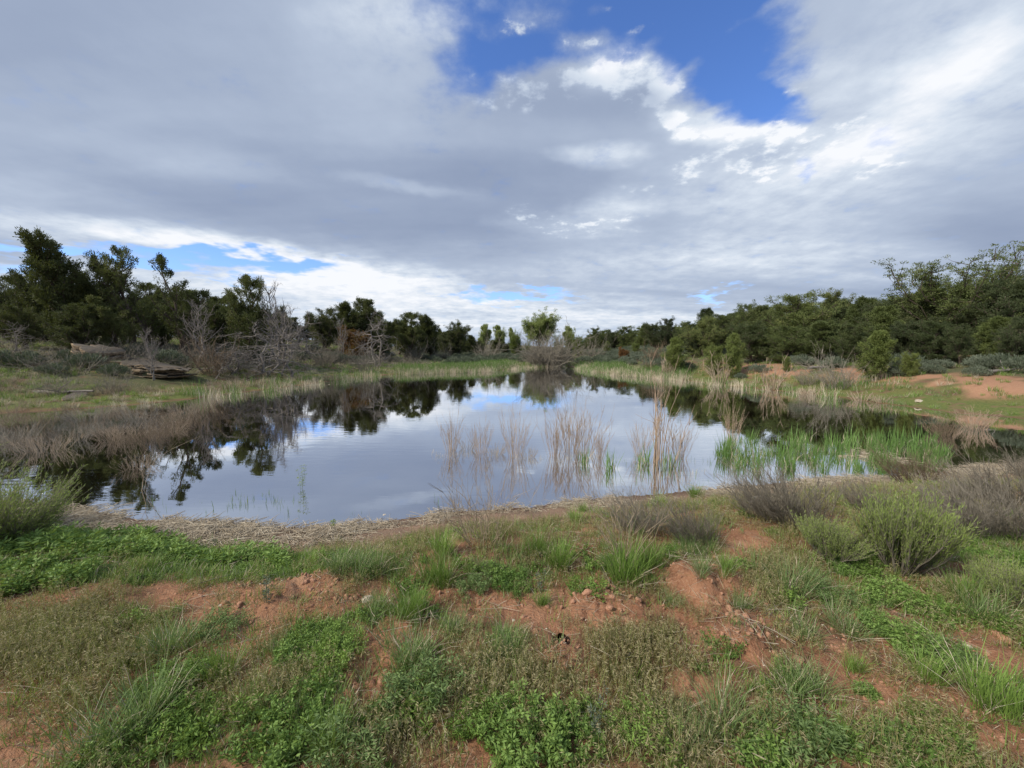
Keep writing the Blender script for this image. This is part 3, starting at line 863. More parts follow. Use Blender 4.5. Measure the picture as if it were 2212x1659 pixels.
def tuft_mesh(seed, n, ln, w, spread, base=0.03, mat='grass', dead=0.12, bend=0.5, name='grass_tuft'):
    rng = np.random.default_rng(seed)
    g = Geo()
    a = rng.random(n) * 6.28
    q = np.sqrt(rng.random(n))
    nc_ = 6
    cc_ = rng.normal(size=(nc_, 2)) * base * 0.75
    ci_ = rng.integers(0, nc_, n)
    b = np.stack([np.cos(a) * q * base * 0.6 + cc_[ci_, 0], np.sin(a) * q * base * 0.6 + cc_[ci_, 1], np.full(n, -0.015)], -1)
    a2 = a + rng.normal(0, 0.8, n)
    sp = spread * (0.15 + q) * rng.uniform(0.4, 1.2, n)
    d = unit(np.stack([np.cos(a2) * sp, np.sin(a2) * sp, np.ones(n)], -1))
    L = ln * rng.uniform(0.3, 1.1, n) * rng.uniform(0.7, 1.05, nc_)[ci_]
    out_ = np.stack([np.cos(a2), np.sin(a2), -0.7 * np.ones(n)], -1) * (bend * sp * L * rng.uniform(0.3, 1.1, n))[:, None]
    out_ = out_ + rng.normal(size=(n, 3)) * 0.10 * L[:, None]
    p = paths(b, d, L, out_, 4, rng, 0.016)
    tint = rng.normal(0.5, 0.22, n)
    side = unit(np.stack([np.cos(a2), np.sin(a2), np.zeros(n)], -1) + rdir(rng, n) * 0.3)
    dm = rng.random(n) < dead
    blades(g, p[~dm], w, np.clip(tint[~dm], 0, 1), 0, rng, side=side[~dm])
    if dm.any():
        blades(g, p[dm] * np.array([1.1, 1.1, 0.75]), w * 0.9, np.clip(tint[dm], 0, 1), 1, rng, side=side[dm])
    return g.mesh(name, [M[mat], M['straw']])

def herb_mesh(seed, n, ln, rad, leaf=0.016, mat='herb', per=9, name='leafy_mound', lw=0.46, lean=0.35):
    rng = np.random.default_rng(seed)
    g = Geo()
    a = rng.random(n) * 6.28
    q = np.sqrt(rng.random(n))
    edge = 1 + 0.25 * np.sin(a * 3 + seed) + 0.15 * np.sin(a * 5 + seed * 2)
    b = np.stack([np.cos(a) * q * rad * edge, np.sin(a) * q * rad * edge, np.full(n, -0.01)], -1)
    d = unit(np.stack([np.cos(a) * q * lean, np.sin(a) * q * lean, np.ones(n)], -1) + rng.normal(size=(n, 3)) * 0.14)
    L = ln * rng.uniform(0.5, 1.1, n) * (1.08 - 0.45 * q)
    p = paths(b, d, L, rng.normal(size=(n, 3)) * 0.12 * L[:, None], 4, rng, 0.02)
    tubes(g, p, 0.0016, 0.001, 3, rng.normal(0.35, 0.1, n), rng=rng)
    i = np.repeat(np.arange(n), per * 3)
    s = np.repeat(rng.uniform(0.15, 1.0, n * per), 3) * 4
    k0 = np.clip(s.astype(int), 0, 3)
    fr = (s - k0)[:, None]
    c = p[i, k0] * (1 - fr) + p[i, k0 + 1] * fr
    m = len(c)
    az = np.repeat(rng.random(n * per) * 6.28, 3) + np.tile([-0.8, 0, 0.8], n * per)
    dd = np.stack([np.cos(az), np.sin(az), rng.uniform(-0.1, 0.7, m)], -1)
    tint = np.clip(rng.normal(0.45, 0.15, n)[i] + rng.normal(0, 0.15, m) + (s / 4 - 0.5) * 0.25, 0, 1)
    leaves(g, c + unit(dd) * leaf * 0.4, dd, leaf * rng.uniform(0.7, 1.3, m), leaf * lw * rng.uniform(0.8, 1.2, m), tint, rng=rng)
    return g.mesh(name, [M[mat], M['straw']])

def brome_mesh(seed, n, ln, rad, mat='cheat'):
    rng = np.random.default_rng(seed)
    g = Geo()
    b = np.concatenate([rng.uniform(-rad, rad, (n, 2)), np.full((n, 1), -0.01)], 1)
    d = unit(rng.normal(size=(n, 3)) * 0.22 + [0.05, 0, 1])
    L = ln * rng.uniform(0.4, 1.1, n)
    a = rng.random(n) * 6.28
    p = paths(b, d, L, np.stack([np.cos(a) * 0.22, np.sin(a) * 0.22, -0.12 * np.ones(n)], -1) * L[:, None], 4, rng, 0.01)
    blades(g, p, 0.0022, np.clip(rng.normal(0.5, 0.25, n), 0, 1), 0, rng, tipw=0.5)
    m = 5
    i = np.repeat(np.arange(n), m)
    s = rng.uniform(2.6, 4.0, n * m)
    k0 = np.clip(s.astype(int), 0, 3)
    fr = (s - k0)[:, None]
    c = p[i, k0] * (1 - fr) + p[i, k0 + 1] * fr
    dd = unit(np.stack([np.cos(a[i]), np.sin(a[i]), -0.35 * np.ones(n * m)], -1) + rng.normal(size=(n * m, 3)) * 0.5)
    leaves(g, c, dd, 0.019 * rng.uniform(0.6, 1.3, n * m), 0.0026, np.clip(rng.normal(0.5, 0.25, n * m), 0, 1), 1, rng=rng)
    # short basal blades
    k = n
    b2 = np.concatenate([rng.uniform(-rad, rad, (k, 2)), np.full((k, 1), -0.01)], 1)
    p2 = paths(b2, unit(rng.normal(size=(k, 3)) * 0.5 + [0, 0, 1]), ln * 0.45 * rng.uniform(0.4, 1.1, k), rng.normal(size=(k, 3)) * 0.02, 2, rng)
    blades(g, p2, 0.003, np.clip(rng.normal(0.4, 0.3, k), 0, 1), 0, rng)
    return g.mesh('brome', [M[mat], M['seed']])

def litter_mesh(seed, n, ln, rad, r=0.003, mat='straw'):
    rng = np.random.default_rng(seed)
    g = Geo()
    b = np.concatenate([rng.uniform(-rad, rad, (n, 2)), rng.uniform(0.003, 0.03, (n, 1))], 1)
    a = rng.random(n) * 6.28
    d = np.stack([np.cos(a), np.sin(a), rng.normal(0, 0.06, n)], -1)
    L = ln * rng.uniform(0.2, 1.1, n)
    p = paths(b, d, L, rng.normal(size=(n, 3)) * [0.12, 0.12, 0.02] * L[:, None], 3, rng, 0.02)
    tubes(g, p, r * rng.uniform(0.5, 1.4, n), r * 0.5, 3, rng.normal(0.5, 0.25, n), rng=rng)
    return g.mesh('litter', M[mat])

def stone_mesh(seed, mat, sq=(1, 0.8, 0.5), rough=0.28, sub=3, steps=0, name='stone'):
    bm = bmesh.new()
    bmesh.ops.create_icosphere(bm, subdivisions=sub, radius=1.0)
    rng = np.random.default_rng(seed)
    co = np.array([v.co[:] for v in bm.verts])
    o = rng.random(3) * 50
    planes = rdir(rng, 9)
    dist = rng.uniform(0.62, 0.95, 9)
    for pl, ds in zip(planes, dist):
        k = co @ pl
        co = np.where((k > ds)[:, None], co - (k - ds)[:, None] * pl * 0.9, co)
    n = fbm(co[:, 0] * 2 + o[0] + co[:, 2], co[:, 1] * 2 + o[1] - co[:, 2] * 1.3, 4, 0.6)
    co = co * (1 + rough * n[:, None] * 1.6)
    co = co * np.array(sq)
    for v, c in zip(bm.verts, co):
        v.co = c
    me = bpy.data.meshes.new(name)
    bm.to_mesh(me)
    bm.free()
    me.materials.append(M[mat])
    return me

def ledge_mesh(seed, L, Wd, Hh, mat='sandstone', nl=5, cols=60):
    """a slab of layered sandstone: broken shelves that stick out and draw back, flat on top"""
    rng = np.random.default_rng(seed)
    a = np.linspace(0, 2 * math.pi, cols, endpoint=False)
    base = 1 + 0.16 * np.sin(a * 2 + rng.random() * 6) + 0.08 * np.sin(a * 5 + rng.random() * 6)
    th_ = rng.uniform(0.25, 1.9, nl)
    th_ = th_ / th_.sum() * Hh
    g = Geo()
    z0 = 0.0
    for i in range(nl):
        # every layer breaks along its own blocky outline
        nb_ = int(rng.integers(9, 16))
        ka = np.sort(rng.random(nb_)) * 2 * math.pi
        kr = rng.uniform(0.72, 1.04, nb_) * (1 - 0.13 * i / nl)
        j = np.searchsorted(ka, a) % nb_
        j2 = (j - 1) % nb_
        span = (ka[j] - ka[j2]) % (2 * math.pi) + 1e-6
        f_ = ((a - ka[j2]) % (2 * math.pi)) / span
        r = base * (kr[j2] * (1 - f_) + kr[j] * f_) + rng.normal(0, 0.020, cols)
        stp = rng.uniform(-0.075, 0.05, 17)[(np.searchsorted(np.sort(rng.random(17)) * 2 * math.pi, a)) % 17]
        r = r + stp
        z1 = z0 + th_[i]
        rings = []
        for (zz_, k_) in ((z0 + 0.002, 0.93), (z0 + th_[i] * 0.15, 0.985), (z1 - th_[i] * 0.12, 1.0), (z1, 0.975)):
            rr = r * k_ * (1 + rng.normal(0, 0.012, cols))
            x, y = np.cos(a) * L / 2 * rr, np.sin(a) * Wd / 2 * rr
            rings.append(np.stack([x, y, zz_ * (1 - 0.75 * x / L) + fbm(x * 1.7 + i * 3, y * 1.7, 4, 0.65) * 0.30 * Hh + fbm(x * 0.5, y * 0.5, 2) * 0.35 * Hh], -1))
        v = np.array(rings)
        ii = np.arange(4 * cols).reshape(4, cols)
        f = np.stack([ii[:-1], np.roll(ii, -1, 1)[:-1], np.roll(ii, -1, 1)[1:], ii[1:]], -1).reshape(-1, 4)
        n0 = g.n
        g.add(np.concatenate([v.reshape(-1, 3), [v[-1].mean(0) + [0, 0, 0.02 * Hh]]]), f)
        g.f.append(np.stack([ii[-1], np.roll(ii[-1], -1), np.full(cols, 4 * cols)], -1) + n0); g.m.append(np.zeros(cols, np.int32))
        z0 = z1
    return g.mesh('flat_rock', M[mat])

def log_mesh(seed, L, r, mat='dead', br=5):
    rng = np.random.default_rng(seed)
    g = Geo()
    p = paths([[-L / 2, 0, r * 0.7]], [[1, 0, 0.0]], [L], [[0, 0.1 * L, 0.02]], 10, rng, 0.012)
    tubes(g, p, [r], r * 0.35, 8, rng=rng)
    i = rng.integers(2, 10, br)
    q = paths(p[0, i], unit(rdir(rng, br) * [1, 1, 0.7] + [0.5, 0, 0.4]), L * 0.25 * rng.uniform(0.4, 1.2, br), rng.normal(size=(br, 3)) * 0.1, 4, rng, 0.04)
    tubes(g, q, r * 0.35, 0.008, 4, rng=rng)
    return g.mesh('fallen_log', M[mat], True)

# ---------------------------------------------------------------- scattered stuff
def scatter(name, meshes, pts, rot, scl, idx, label):
    src = bpy.data.collections.new(name + '_source')
    for i, m in enumerate(meshes):
        src.objects.link(bpy.data.objects.new('%s_piece_%02d' % (name, i), m))
    me = bpy.data.meshes.new(name)
    n = len(pts)
    me.vertices.add(n)
    me.vertices.foreach_set('co', np.asarray(pts, np.float32).ravel())
    a = me.attributes.new('rot', 'FLOAT_VECTOR', 'POINT'); a.data.foreach_set('vector', np.asarray(rot, np.float32).ravel())
    a = me.attributes.new('scl', 'FLOAT', 'POINT'); a.data.foreach_set('value', np.asarray(scl, np.float32))
    a = me.attributes.new('pick', 'INT', 'POINT'); a.data.foreach_set('value', np.asarray(idx, np.int32))
    o = link(bpy.data.objects.new(name, me))
    ng = bpy.data.node_groups.new(name, 'GeometryNodeTree')
    ng.interface.new_socket('Geometry', in_out='INPUT', socket_type='NodeSocketGeometry')
    ng.interface.new_socket('Geometry', in_out='OUTPUT', socket_type='NodeSocketGeometry')
    gi, go = ng.nodes.new('NodeGroupInput'), ng.nodes.new('NodeGroupOutput')
    ci = ng.nodes.new('GeometryNodeCollectionInfo')
    ci.inputs['Collection'].default_value = src
    ci.inputs['Separate Children'].default_value = True
    ci.inputs['Reset Children'].default_value = True
    ip = ng.nodes.new('GeometryNodeInstanceOnPoints')
    ip.inputs['Pick Instance'].default_value = True
    def attr(nm, dt):
        nd = ng.nodes.new('GeometryNodeInputNamedAttribute')
        nd.data_type = dt
        nd.inputs['Name'].default_value = nm
        return [s for s in nd.outputs if s.enabled and s.name == 'Attribute'][0]
    L_ = ng.links.new
    L_(gi.outputs[0], ip.inputs['Points'])
    L_(ci.outputs[0], ip.inputs['Instance'])
    L_(attr('pick', 'INT'), ip.inputs['Instance Index'])
    L_(attr('rot', 'FLOAT_VECTOR'), ip.inputs['Rotation'])
    L_(attr('scl', 'FLOAT'), ip.inputs['Scale'])
    L_(ip.outputs[0], go.inputs[0])
    md = o.modifiers.new('scatter', 'NODES')
    md.node_group = ng
    tag(o, label, kind='stuff')
    return o
def sow(name, meshes, x, y, label, smin=0.7, smax=1.3, rng=RNG, sc=None, tilt=0.08, dz=0.0):
    n = len(x)
    z = height(x, y)
    z = np.where(pond_sd(x, y) < 0, np.maximum(z, -0.06), z)
    rot = np.stack([rng.normal(0, tilt, n), rng.normal(0, tilt, n), rng.random(n) * 6.28], -1)
    s = rng.uniform(smin, smax, n) * (1 if sc is None else sc)
    return scatter(name, meshes, np.stack([x, y, z + dz], -1), rot, s, rng.integers(0, len(meshes), n), label)

# ================================================================ the trees
T = tree_px
GL = 'junipers on the left bank'
for kind, var, px, top, D, wide, label in [
    ('juniper', 3, 30, 578, 25, 1.15, 'dark juniper at the very left edge of the left grove'),
    ('juniper', 2, 95, 545, 24, 0.92, 'juniper with a ragged top just left of the tallest juniper'),
    ('juniper', 4, 158, 503, 23, 1.09, 'tallest juniper of the left grove with an airy spire top'),
    ('juniper', 1, 222, 540, 24, 0.86, 'narrow juniper right behind the tallest juniper of the left grove'),
    ('sparse', 0, 305, 531, 24, 0.95, 'juniper with reddish bare forked trunk standing behind the sandstone ledge'),
    ('sparse', 1, 412, 548, 24, 1.05, 'thin crowned juniper with grey bare lower limbs right of the sandstone ledge'),
    ('juniper', 0, 255, 640, 22, 1.44, 'low bushy juniper in shade close behind the sandstone ledge'),
    ('juniper', 3, 60, 650, 21, 1.49, 'low broad juniper hanging over the tan rocks at the left edge'),
    ('juniper', 2, 165, 650, 20.5, 1.49, 'low juniper filling the gap left of the sandstone ledge'),
    ('juniper', 0, 350, 655, 26, 1.49, 'low dark juniper behind the small forked dead tree'),
    ('juniper', 3, 470, 640, 29, 1.15, 'low juniper in the gap between the grove and the leaning juniper'),
    ('juniper', 2, 533, 586, 27, 0.86, 'juniper with a dark twisted trunk beside the pale dead tangle'),
    ('juniper', 1, 612, 655, 32, 0.92, 'stunted juniper under the tall bare snag'),
    ('juniper', 3, 700, 652, 40, 1.38, 'flat topped juniper left of the two joined junipers'),
    ('juniper', 0, 757, 652, 41, 1.45, 'dense juniper forming the left half of a joined pair'),
    ('juniper', 4, 796, 634, 41, 1.30, 'juniper with a topknot head above its neighbours'),
    ('juniper', 1, 832, 668, 42, 1.30, 'juniper just right of the one with the topknot'),
    ('juniper', 2, 876, 671, 46, 1.38, 'rounded dark juniper in the middle of the left treeline'),
    ('juniper', 4, 932, 678, 50, 1.45, 'juniper with thin top shoots between two rounded junipers'),
    ('juniper', 0, 905, 690, 49, 1.74, 'squat juniper low in the left treeline above the sagebrush'),
    ('juniper', 3, 990, 685, 56, 1.38, 'round headed juniper standing clear near the end of the left treeline'),
    ('juniper', 2, 965, 712, 55, 1.74, 'low juniper at the foot of the round headed one'),
    ('juniper', 0, 1030, 722, 60, 1.74, 'low dark juniper in front of the far pale green cottonwoods'),
    ('juniper', 1, 1075, 726, 62, 1.74, 'last dark juniper left of the pale green willow'),
]:
    T(kind, var, px, top, D, label, cat='juniper', group=GL, wide=wide)

T('snag', 0, 600, 596, 27.5, 'tall bare snag with branching dead top in the left treeline', cat='dead tree', group='dead trees', wide=0.8)
T('snag', 0, 628, 652, 24.5, 'pale dead tangle leaning from the leaning juniper towards the water', cat='dead tree', group='dead trees', wide=1.1)
T('snag', 1, 575, 690, 23, 'dead juniper sprawling low with grey twigs drooping over the bank', cat='dead tree', group='dead trees', wide=1.4)
T('snag', 1, 662, 668, 33, 'grey twiggy dead tree left of the flat topped juniper', cat='dead tree', group='dead trees', wide=0.9)
T('snag', 0, 745, 680, 35, 'grey snag in front of the joined pair of junipers', cat='dead tree', group='dead trees', wide=0.7)
T('snag', 1, 812, 668, 34.5, 'slanting dead tree with a fan of pale twigs at the waterside grass', cat='dead tree', group='dead trees', wide=0.9)
T('snag', 0, 430, 640, 22.5, 'bare grey tree top behind the right end of the sandstone ledge', cat='dead tree', group='dead trees', wide=1.0)
T('snag', 0, 332, 700, 18.2, 'small forked dead tree in front of the sandstone ledge', cat='dead tree', group='dead trees', wide=0.7)
T('snag', 1, 35, 690, 19, 'grey dead limbs at the left edge among low junipers', cat='dead tree', group='dead trees', wide=0.9)
T('snag', 2, 500, 715, 22, 'heap of grey dead branches right of the sandstone ledge', cat='dead tree', group='dead trees', wide=1.5)

# the far end of the pond
T('cotton', 0, 1168, 662, 72, 'cottonwood tree with rounded airy crown rising above the far shore', cat='cottonwood', wide=1.15)
T('cotton', 1, 1232, 700, 76, 'small cottonwood just right of the tall one', cat='cottonwood', wide=0.75)
T('cotton', 1, 1046, 697, 92, 'pale green cottonwood behind the left treeline', cat='cottonwood', group='distant cottonwoods', wide=0.8)
T('cotton', 1, 1082, 699, 95, 'pale green cottonwood next to the gap before the willow', cat='cottonwood', group='distant cottonwoods', wide=0.7)
T('cotton', 1, 1108, 704, 90, 'small distant cottonwood above the pale green willow', cat='cottonwood', group='distant cottonwoods', wide=0.45)
T('willow', 0, 1113, 716, 60, 'bright green willow shrub left of the great dead bush', cat='willow', group='green willows', wide=0.95)
T('willow', 0, 1248, 722, 58, 'green willow shrub right of the great dead bush', cat='willow', group='green willows', wide=0.85)
T('willow', 1, 1140, 728, 57, 'thin green willow touching the left side of the great dead bush', cat='willow', group='green willows', wide=0.7)
T('willow', 1, 1205, 715, 62, 'thin green willow behind the great dead bush', cat='willow', group='green willows', wide=0.8)

GR = 'pinyons on the right bank'
for kind, var, px, top, D, wide, label in [
    ('pinyon', 3, 1285, 703, 70, 0.9, 'small dark pinyon beginning the right treeline beside the green willow'),
    ('pinyon', 0, 1320, 712, 66, 1.1, 'low pinyon second from the willow in the right treeline'),
    ('pinyon', 1, 1352, 702, 64, 1.0, 'rounded pinyon above the sagebrush slope with the rust shrub'),
    ('pinyon', 2, 1385, 698, 60, 0.9, 'pinyon with a small peak behind the rust coloured shrub'),
    ('pinyon', 0, 1412, 694, 56, 1.0, 'dark pinyon right behind the tall stems in the water'),
    ('pinyon', 3, 1442, 681, 52, 0.9, 'tall pinyon with open top near the tall water stems'),
    ('pinyon', 1, 1482, 692, 46, 1.0, 'broad pinyon above the olive young juniper'),
    ('pinyon', 2, 1530, 661, 44, 0.75, 'pinyon with a forked open head in the rising treeline'),
    ('pinyon', 0, 1512, 690, 37, 1.0, 'brownish pinyon in front of the forked headed one'),
    ('pinyon', 1, 1568, 676, 38, 0.9, 'dense pinyon between the forked headed one and the big dome'),
    ('pinyon', 3, 1610, 646, 37, 0.8, 'pinyon with a sparse flattish top left of the big dome'),
    ('pinyon', 2, 1655, 655, 32, 0.9, 'pinyon tucked against the left side of the big dome'),
    ('pinyon', 1, 1718, 627, 27.5, 1.0, 'big dome shaped pinyon above the start of the red clay bank'),
    ('pinyon', 3, 1788, 618, 31, 0.85, 'pinyon with airy crown just right of the big dome'),
    ('pinyon', 0, 1650, 705, 26.5, 1.0, 'low skirted pinyon at the foot of the big dome'),
    ('pinyon', 2, 1845, 636, 28, 0.9, 'pinyon right behind the yellow green young juniper'),
    ('pinyon', 0, 1905, 640, 26, 1.0, 'full pinyon under the left spread of the old giant'),
    ('pinyon', 3, 1965, 622, 24.5, 0.9, 'pinyon pressing against the trunk of the old giant'),
    ('pinyon', 1, 2040, 640, 22.5, 0.9, 'layered pinyon in front of the old giant'),
    ('pinyon', 2, 2130, 600, 21, 1.0, 'tall pinyon at the right under the broken crown'),
    ('pinyon', 0, 2200, 585, 19.5, 0.9, 'pinyon cut by the right edge of the view'),
    ('pinyon', 0, 2075, 700, 18.5, 0.8, 'bright layered pinyon in front above the grassy end of the red bank'),
    ('pinyon', 3, 1790, 705, 23.5, 0.9, 'shaded pinyon left of the yellow green young juniper'),
    ('pinyon', 1, 2195, 680, 17, 0.8, 'low pinyon at the right edge above the grass'),
]:
    T(kind, var, px, top, D, label, cat='pinyon', group=GR, wide=wide)
T('old', 0, 2055, 520, 23, 'old giant pinyon with a spreading flat crown above all others', cat='pinyon', wide=1.0, rz=2.2)
T('old', 1, 2160, 520, 22, 'half bare pinyon crown at the right of the old giant', cat='pinyon', wide=0.8, rz=0.5)
GY = 'young junipers in front of the right treeline'
for var, px, top, D, wide, label in [
    (0, 1457, 722, 27.8, 1.1, 'olive young juniper near the tall stems with sagebrush round it'),
    (0, 1585, 712, 23.8, 0.9, 'pointed young juniper in front of the dense pinyons'),
    (1, 1540, 738, 25.6, 1.0, 'rounded young juniper left of the pointed one'),
    (0, 1885, 706, 18.0, 1.1, 'yellow green young juniper above the red clay bank'),
    (1, 1965, 756, 17.4, 1.2, 'low wide young juniper right of the yellow green one'),
    (1, 1370, 738, 47, 1.2, 'small bright juniper on the sagebrush slope above the rust shrub'),
    (0, 1310, 735, 55, 1.1, 'small upright juniper at the foot of the far pinyons'),
    (1, 1700, 770, 22, 0.9, 'knee high young juniper at the top of the red bank'),
]:
    T('young', var, px, top, D, label, cat='juniper', group=GY, wide=wide)
T('rust', 0, 1347, 748, 41, 'rust brown dead leaved shrub on the grey green sagebrush slope', cat='shrub', wide=1.0)
T('rust', 0, 768, 700, 39, 'rust coloured dying branch clump among the joined junipers', cat='shrub', wide=1.3)

# rows that close the treeline
NEAR = [(0, 'at the left edge'), (60, 'behind the ragged topped juniper'), (120, 'behind the tallest juniper'), (190, 'right of the tallest juniper'), (225, 'behind the narrow juniper'), (270, 'left of the reddish forked trunk'),
        (310, 'behind the reddish forked trunk'), (350, 'behind the small forked dead tree'), (390, 'left of the thin crowned juniper'), (430, 'behind the thin crowned juniper'), (470, 'right of the thin crowned juniper'),
        (505, 'left of the twisted trunk juniper'), (530, 'behind the twisted trunk juniper'), (555, 'right of the twisted trunk juniper'), (580, 'left of the tall bare snag'), (602, 'behind the tall bare snag'), (625, 'right of the tall bare snag'),
        (650, 'behind the grey twiggy dead tree'), (675, 'left of the flat topped juniper'), (700, 'behind the flat topped juniper'), (725, 'right of the flat topped juniper'), (745, 'behind the left one of the joined pair'),
        (770, 'between the joined pair'), (795, 'behind the juniper with the topknot'), (815, 'right of the topknot juniper'), (835, 'behind the slanting dead tree'), (858, 'left of the rounded dark juniper'), (878, 'behind the rounded dark juniper'),
        (900, 'behind the squat juniper'), (920, 'left of the thin top shoots'), (940, 'behind the thin top shoots'), (962, 'left of the round headed juniper'), (990, 'behind the round headed juniper'), (1010, 'right of the round headed juniper'),
        (1030, 'below the left pale cottonwood'), (1050, 'in front of the pale cottonwoods'), (1070, 'below the right pale cottonwood'), (1092, 'just left of the bright willow'),
        (1255, 'behind the right green willow'), (1275, 'at the start beside the willow'), (1295, 'right of the first small pinyon'), (1320, 'behind the second low pinyon'), (1340, 'left of the rust shrub'), (1358, 'above the rust shrub'),
        (1378, 'right above the rust shrub'), (1398, 'left of the tall water stems'), (1418, 'behind the tall water stems'), (1440, 'right of the tall water stems'), (1462, 'behind the olive young juniper'), (1482, 'right of the olive young juniper'),
        (1505, 'left of the brownish pinyon'), (1525, 'behind the forked open head'), (1545, 'right of the forked open head'), (1565, 'left of the pointed young juniper'), (1585, 'behind the pointed young juniper'), (1608, 'behind the flattish top'),
        (1630, 'left of the big dome'), (1665, 'touching the big dome'), (1718, 'behind the big dome'), (1765, 'right of the big dome'), (1805, 'behind the airy crown'), (1850, 'left of the yellow green juniper'), (1895, 'behind the yellow green juniper'),
        (1940, 'left of the old giant'), (1985, 'under the left of the old giant'), (2030, 'behind the old giant trunk'), (2075, 'under the old giant crown'), (2120, 'right of the old giant trunk'), (2170, 'under the half bare crown'), (2215, 'near the right edge'), (2270, 'past the right edge')]
def near(px):
    return min(NEAR, key=lambda q: abs(q[0] - px))[1]
rr_ = np.random.default_rng(44)
for i, (px, top, D, lb) in enumerate([(1625, 690, 25.5, 'low pinyon spilling over the sagebrush left of the big dome'), (1700, 700, 23.5, 'front pinyon at the foot of the big dome by the clay bank'),
        (1755, 690, 22.5, 'front pinyon with low skirts between the big dome and the young juniper'), (1835, 690, 20.5, 'shaded pinyon touching the yellow green young juniper on its left'),
        (1940, 690, 20.0, 'round pinyon touching the yellow green young juniper on its right'), (2010, 690, 18.5, 'dark round pinyon left of the bright layered one'), (2140, 680, 17.5, 'dark round pinyon right of the bright layered one'),
        (2240, 640, 16.5, 'tall pinyon cut off by the right edge in front'), (1495, 715, 33.0, 'low pinyon behind the olive young juniper')]):
    T('pinyon', i % 4, px, top, D + 1.2, lb, cat='pinyon', group=GR, wide=1.15)
for px in np.arange(-60, 500, 38):
    T('juniper', int(rr_.integers(0, 5)), px + rr_.uniform(-8, 8), np.interp(px, [0, 60, 250, 450, 500], [605, 600, 600, 618, 665]) + rr_.uniform(0, 40), 28 + rr_.uniform(0, 5),
      'dark juniper in the second row of the left grove, ' + near(px), cat='juniper', group='second row junipers of the left grove', wide=1.35)
for px in np.arange(500, 1100, 21):
    T('juniper', int(rr_.integers(0, 5)), px + rr_.uniform(-5, 5), np.interp(px, [500, 640, 720, 800, 900, 1000, 1030, 1100], [665, 688, 682, 682, 700, 712, 726, 732]) + rr_.uniform(-4, 16), np.interp(px, [500, 1100], [36, 68]) + rr_.uniform(0, 6),
      'dark juniper closing the left treeline, ' + near(px), cat='juniper', group='junipers closing the left treeline', wide=1.7)
for px in list(np.arange(1250, 1640, 19)) + list(np.arange(1640, 2300, 42)):
    T('pinyon', int(rr_.integers(0, 4)), px + rr_.uniform(-5, 5), np.interp(px, [1250, 1400, 1500, 1600, 1700, 1850, 1950, 2100, 2212], [718, 705, 690, 665, 650, 650, 640, 625, 615]) + rr_.uniform(-4, 20),
      np.interp(px, [1250, 1500, 1700, 2250], [78, 52, 38, 27]) + rr_.uniform(0, 6), 'dark pinyon closing the right treeline, ' + near(px), cat='pinyon', group='pinyons closing the right treeline', wide=1.4)

# forest behind, thinning with distance; only what can stand below the skyline seen
SKX = [-400, 0, 60, 250, 450, 500, 560, 640, 720, 800, 900, 1000, 1050, 1100, 1170, 1250, 1400, 1500, 1600, 1700, 1800, 1900, 1990, 2100, 2212, 2700]
SKY = [580, 600, 592, 590, 625, 650, 655, 680, 675, 675, 698, 712, 724, 734, 740, 720, 705, 683, 663, 648, 640, 648, 625, 615, 600, 600]
rf = np.random.default_rng(99)
nfill = 0
placed = []
for k in range(5200):
    a = R(rf.uniform(-64, 64))
    D = 22 * math.exp(rf.random() * 1.95)
    x, y = math.tan(a) * D, D
    if abs(x) > 190:
        continue
    px = 1106 + F * x / D
    if px < -150 or px > 2360:
        continue
    sd_ = float(pond_sd(np.array([x]), np.array([y]))[0])
    lim = 10.5 if px < 900 else (8.0 if px > 1500 else 30)
    if 950 < px < 1300:
        lim = 46
    if sd_ < lim:
        continue
    if any((x - q[0]) ** 2 + (y - q[1]) ** 2 < q[2] for q in placed):
        continue
    z = H(x, y)
    d = cam_dir(px, np.interp(px, SKX, SKY) + rf.uniform(0, 26))
    hm = CAM_Z + d[2] / d[1] * D - z
    h_ = min(rf.uniform(4.5, 7.5), hm)
    if h_ < 2.2:
        continue
    placed.append((x, y, 5.0 + D * 0.10))
    left = px < 1100
    kind = 'juniper' if left else 'pinyon'
    plant_tree(kind, int(rf.integers(0, 4)), (x, y, z), h_, ('dark juniper deep in the left wood, ' if left else 'dark pinyon deep in the right wood, ') + near(px) + (', nearer' if D < 40 else ', far' if D > 75 else ''),
               cat=kind, group='junipers of the wood behind the left bank' if left else 'pinyons of the wood behind the right bank', wide=rf.uniform(0.95, 1.35))
    nfill += 1
    if nfill >= 230:
        break
print('forest', nfill)

# ================================================================ shrubs, stems and reeds that can be told apart
def put(mesh, name, px, py, size, label, cat, group=None, rz=None, sxyz=None, level=None, sink=0.0, loc=None):
    p = at(px, py, level) if loc is None else loc
    o = bpy.data.objects.new(name, mesh)
    o.location = (p[0], p[1], p[2] - sink)
    o.rotation_euler = (0, 0, random.random() * 6.28 if rz is None else rz)
    s = size
    o.scale = (s, s, s) if sxyz is None else (s * sxyz[0], s * sxyz[1], s * sxyz[2])
    link(o)
    tag(o, label, cat, group)
    return o
BS = bare_shrub
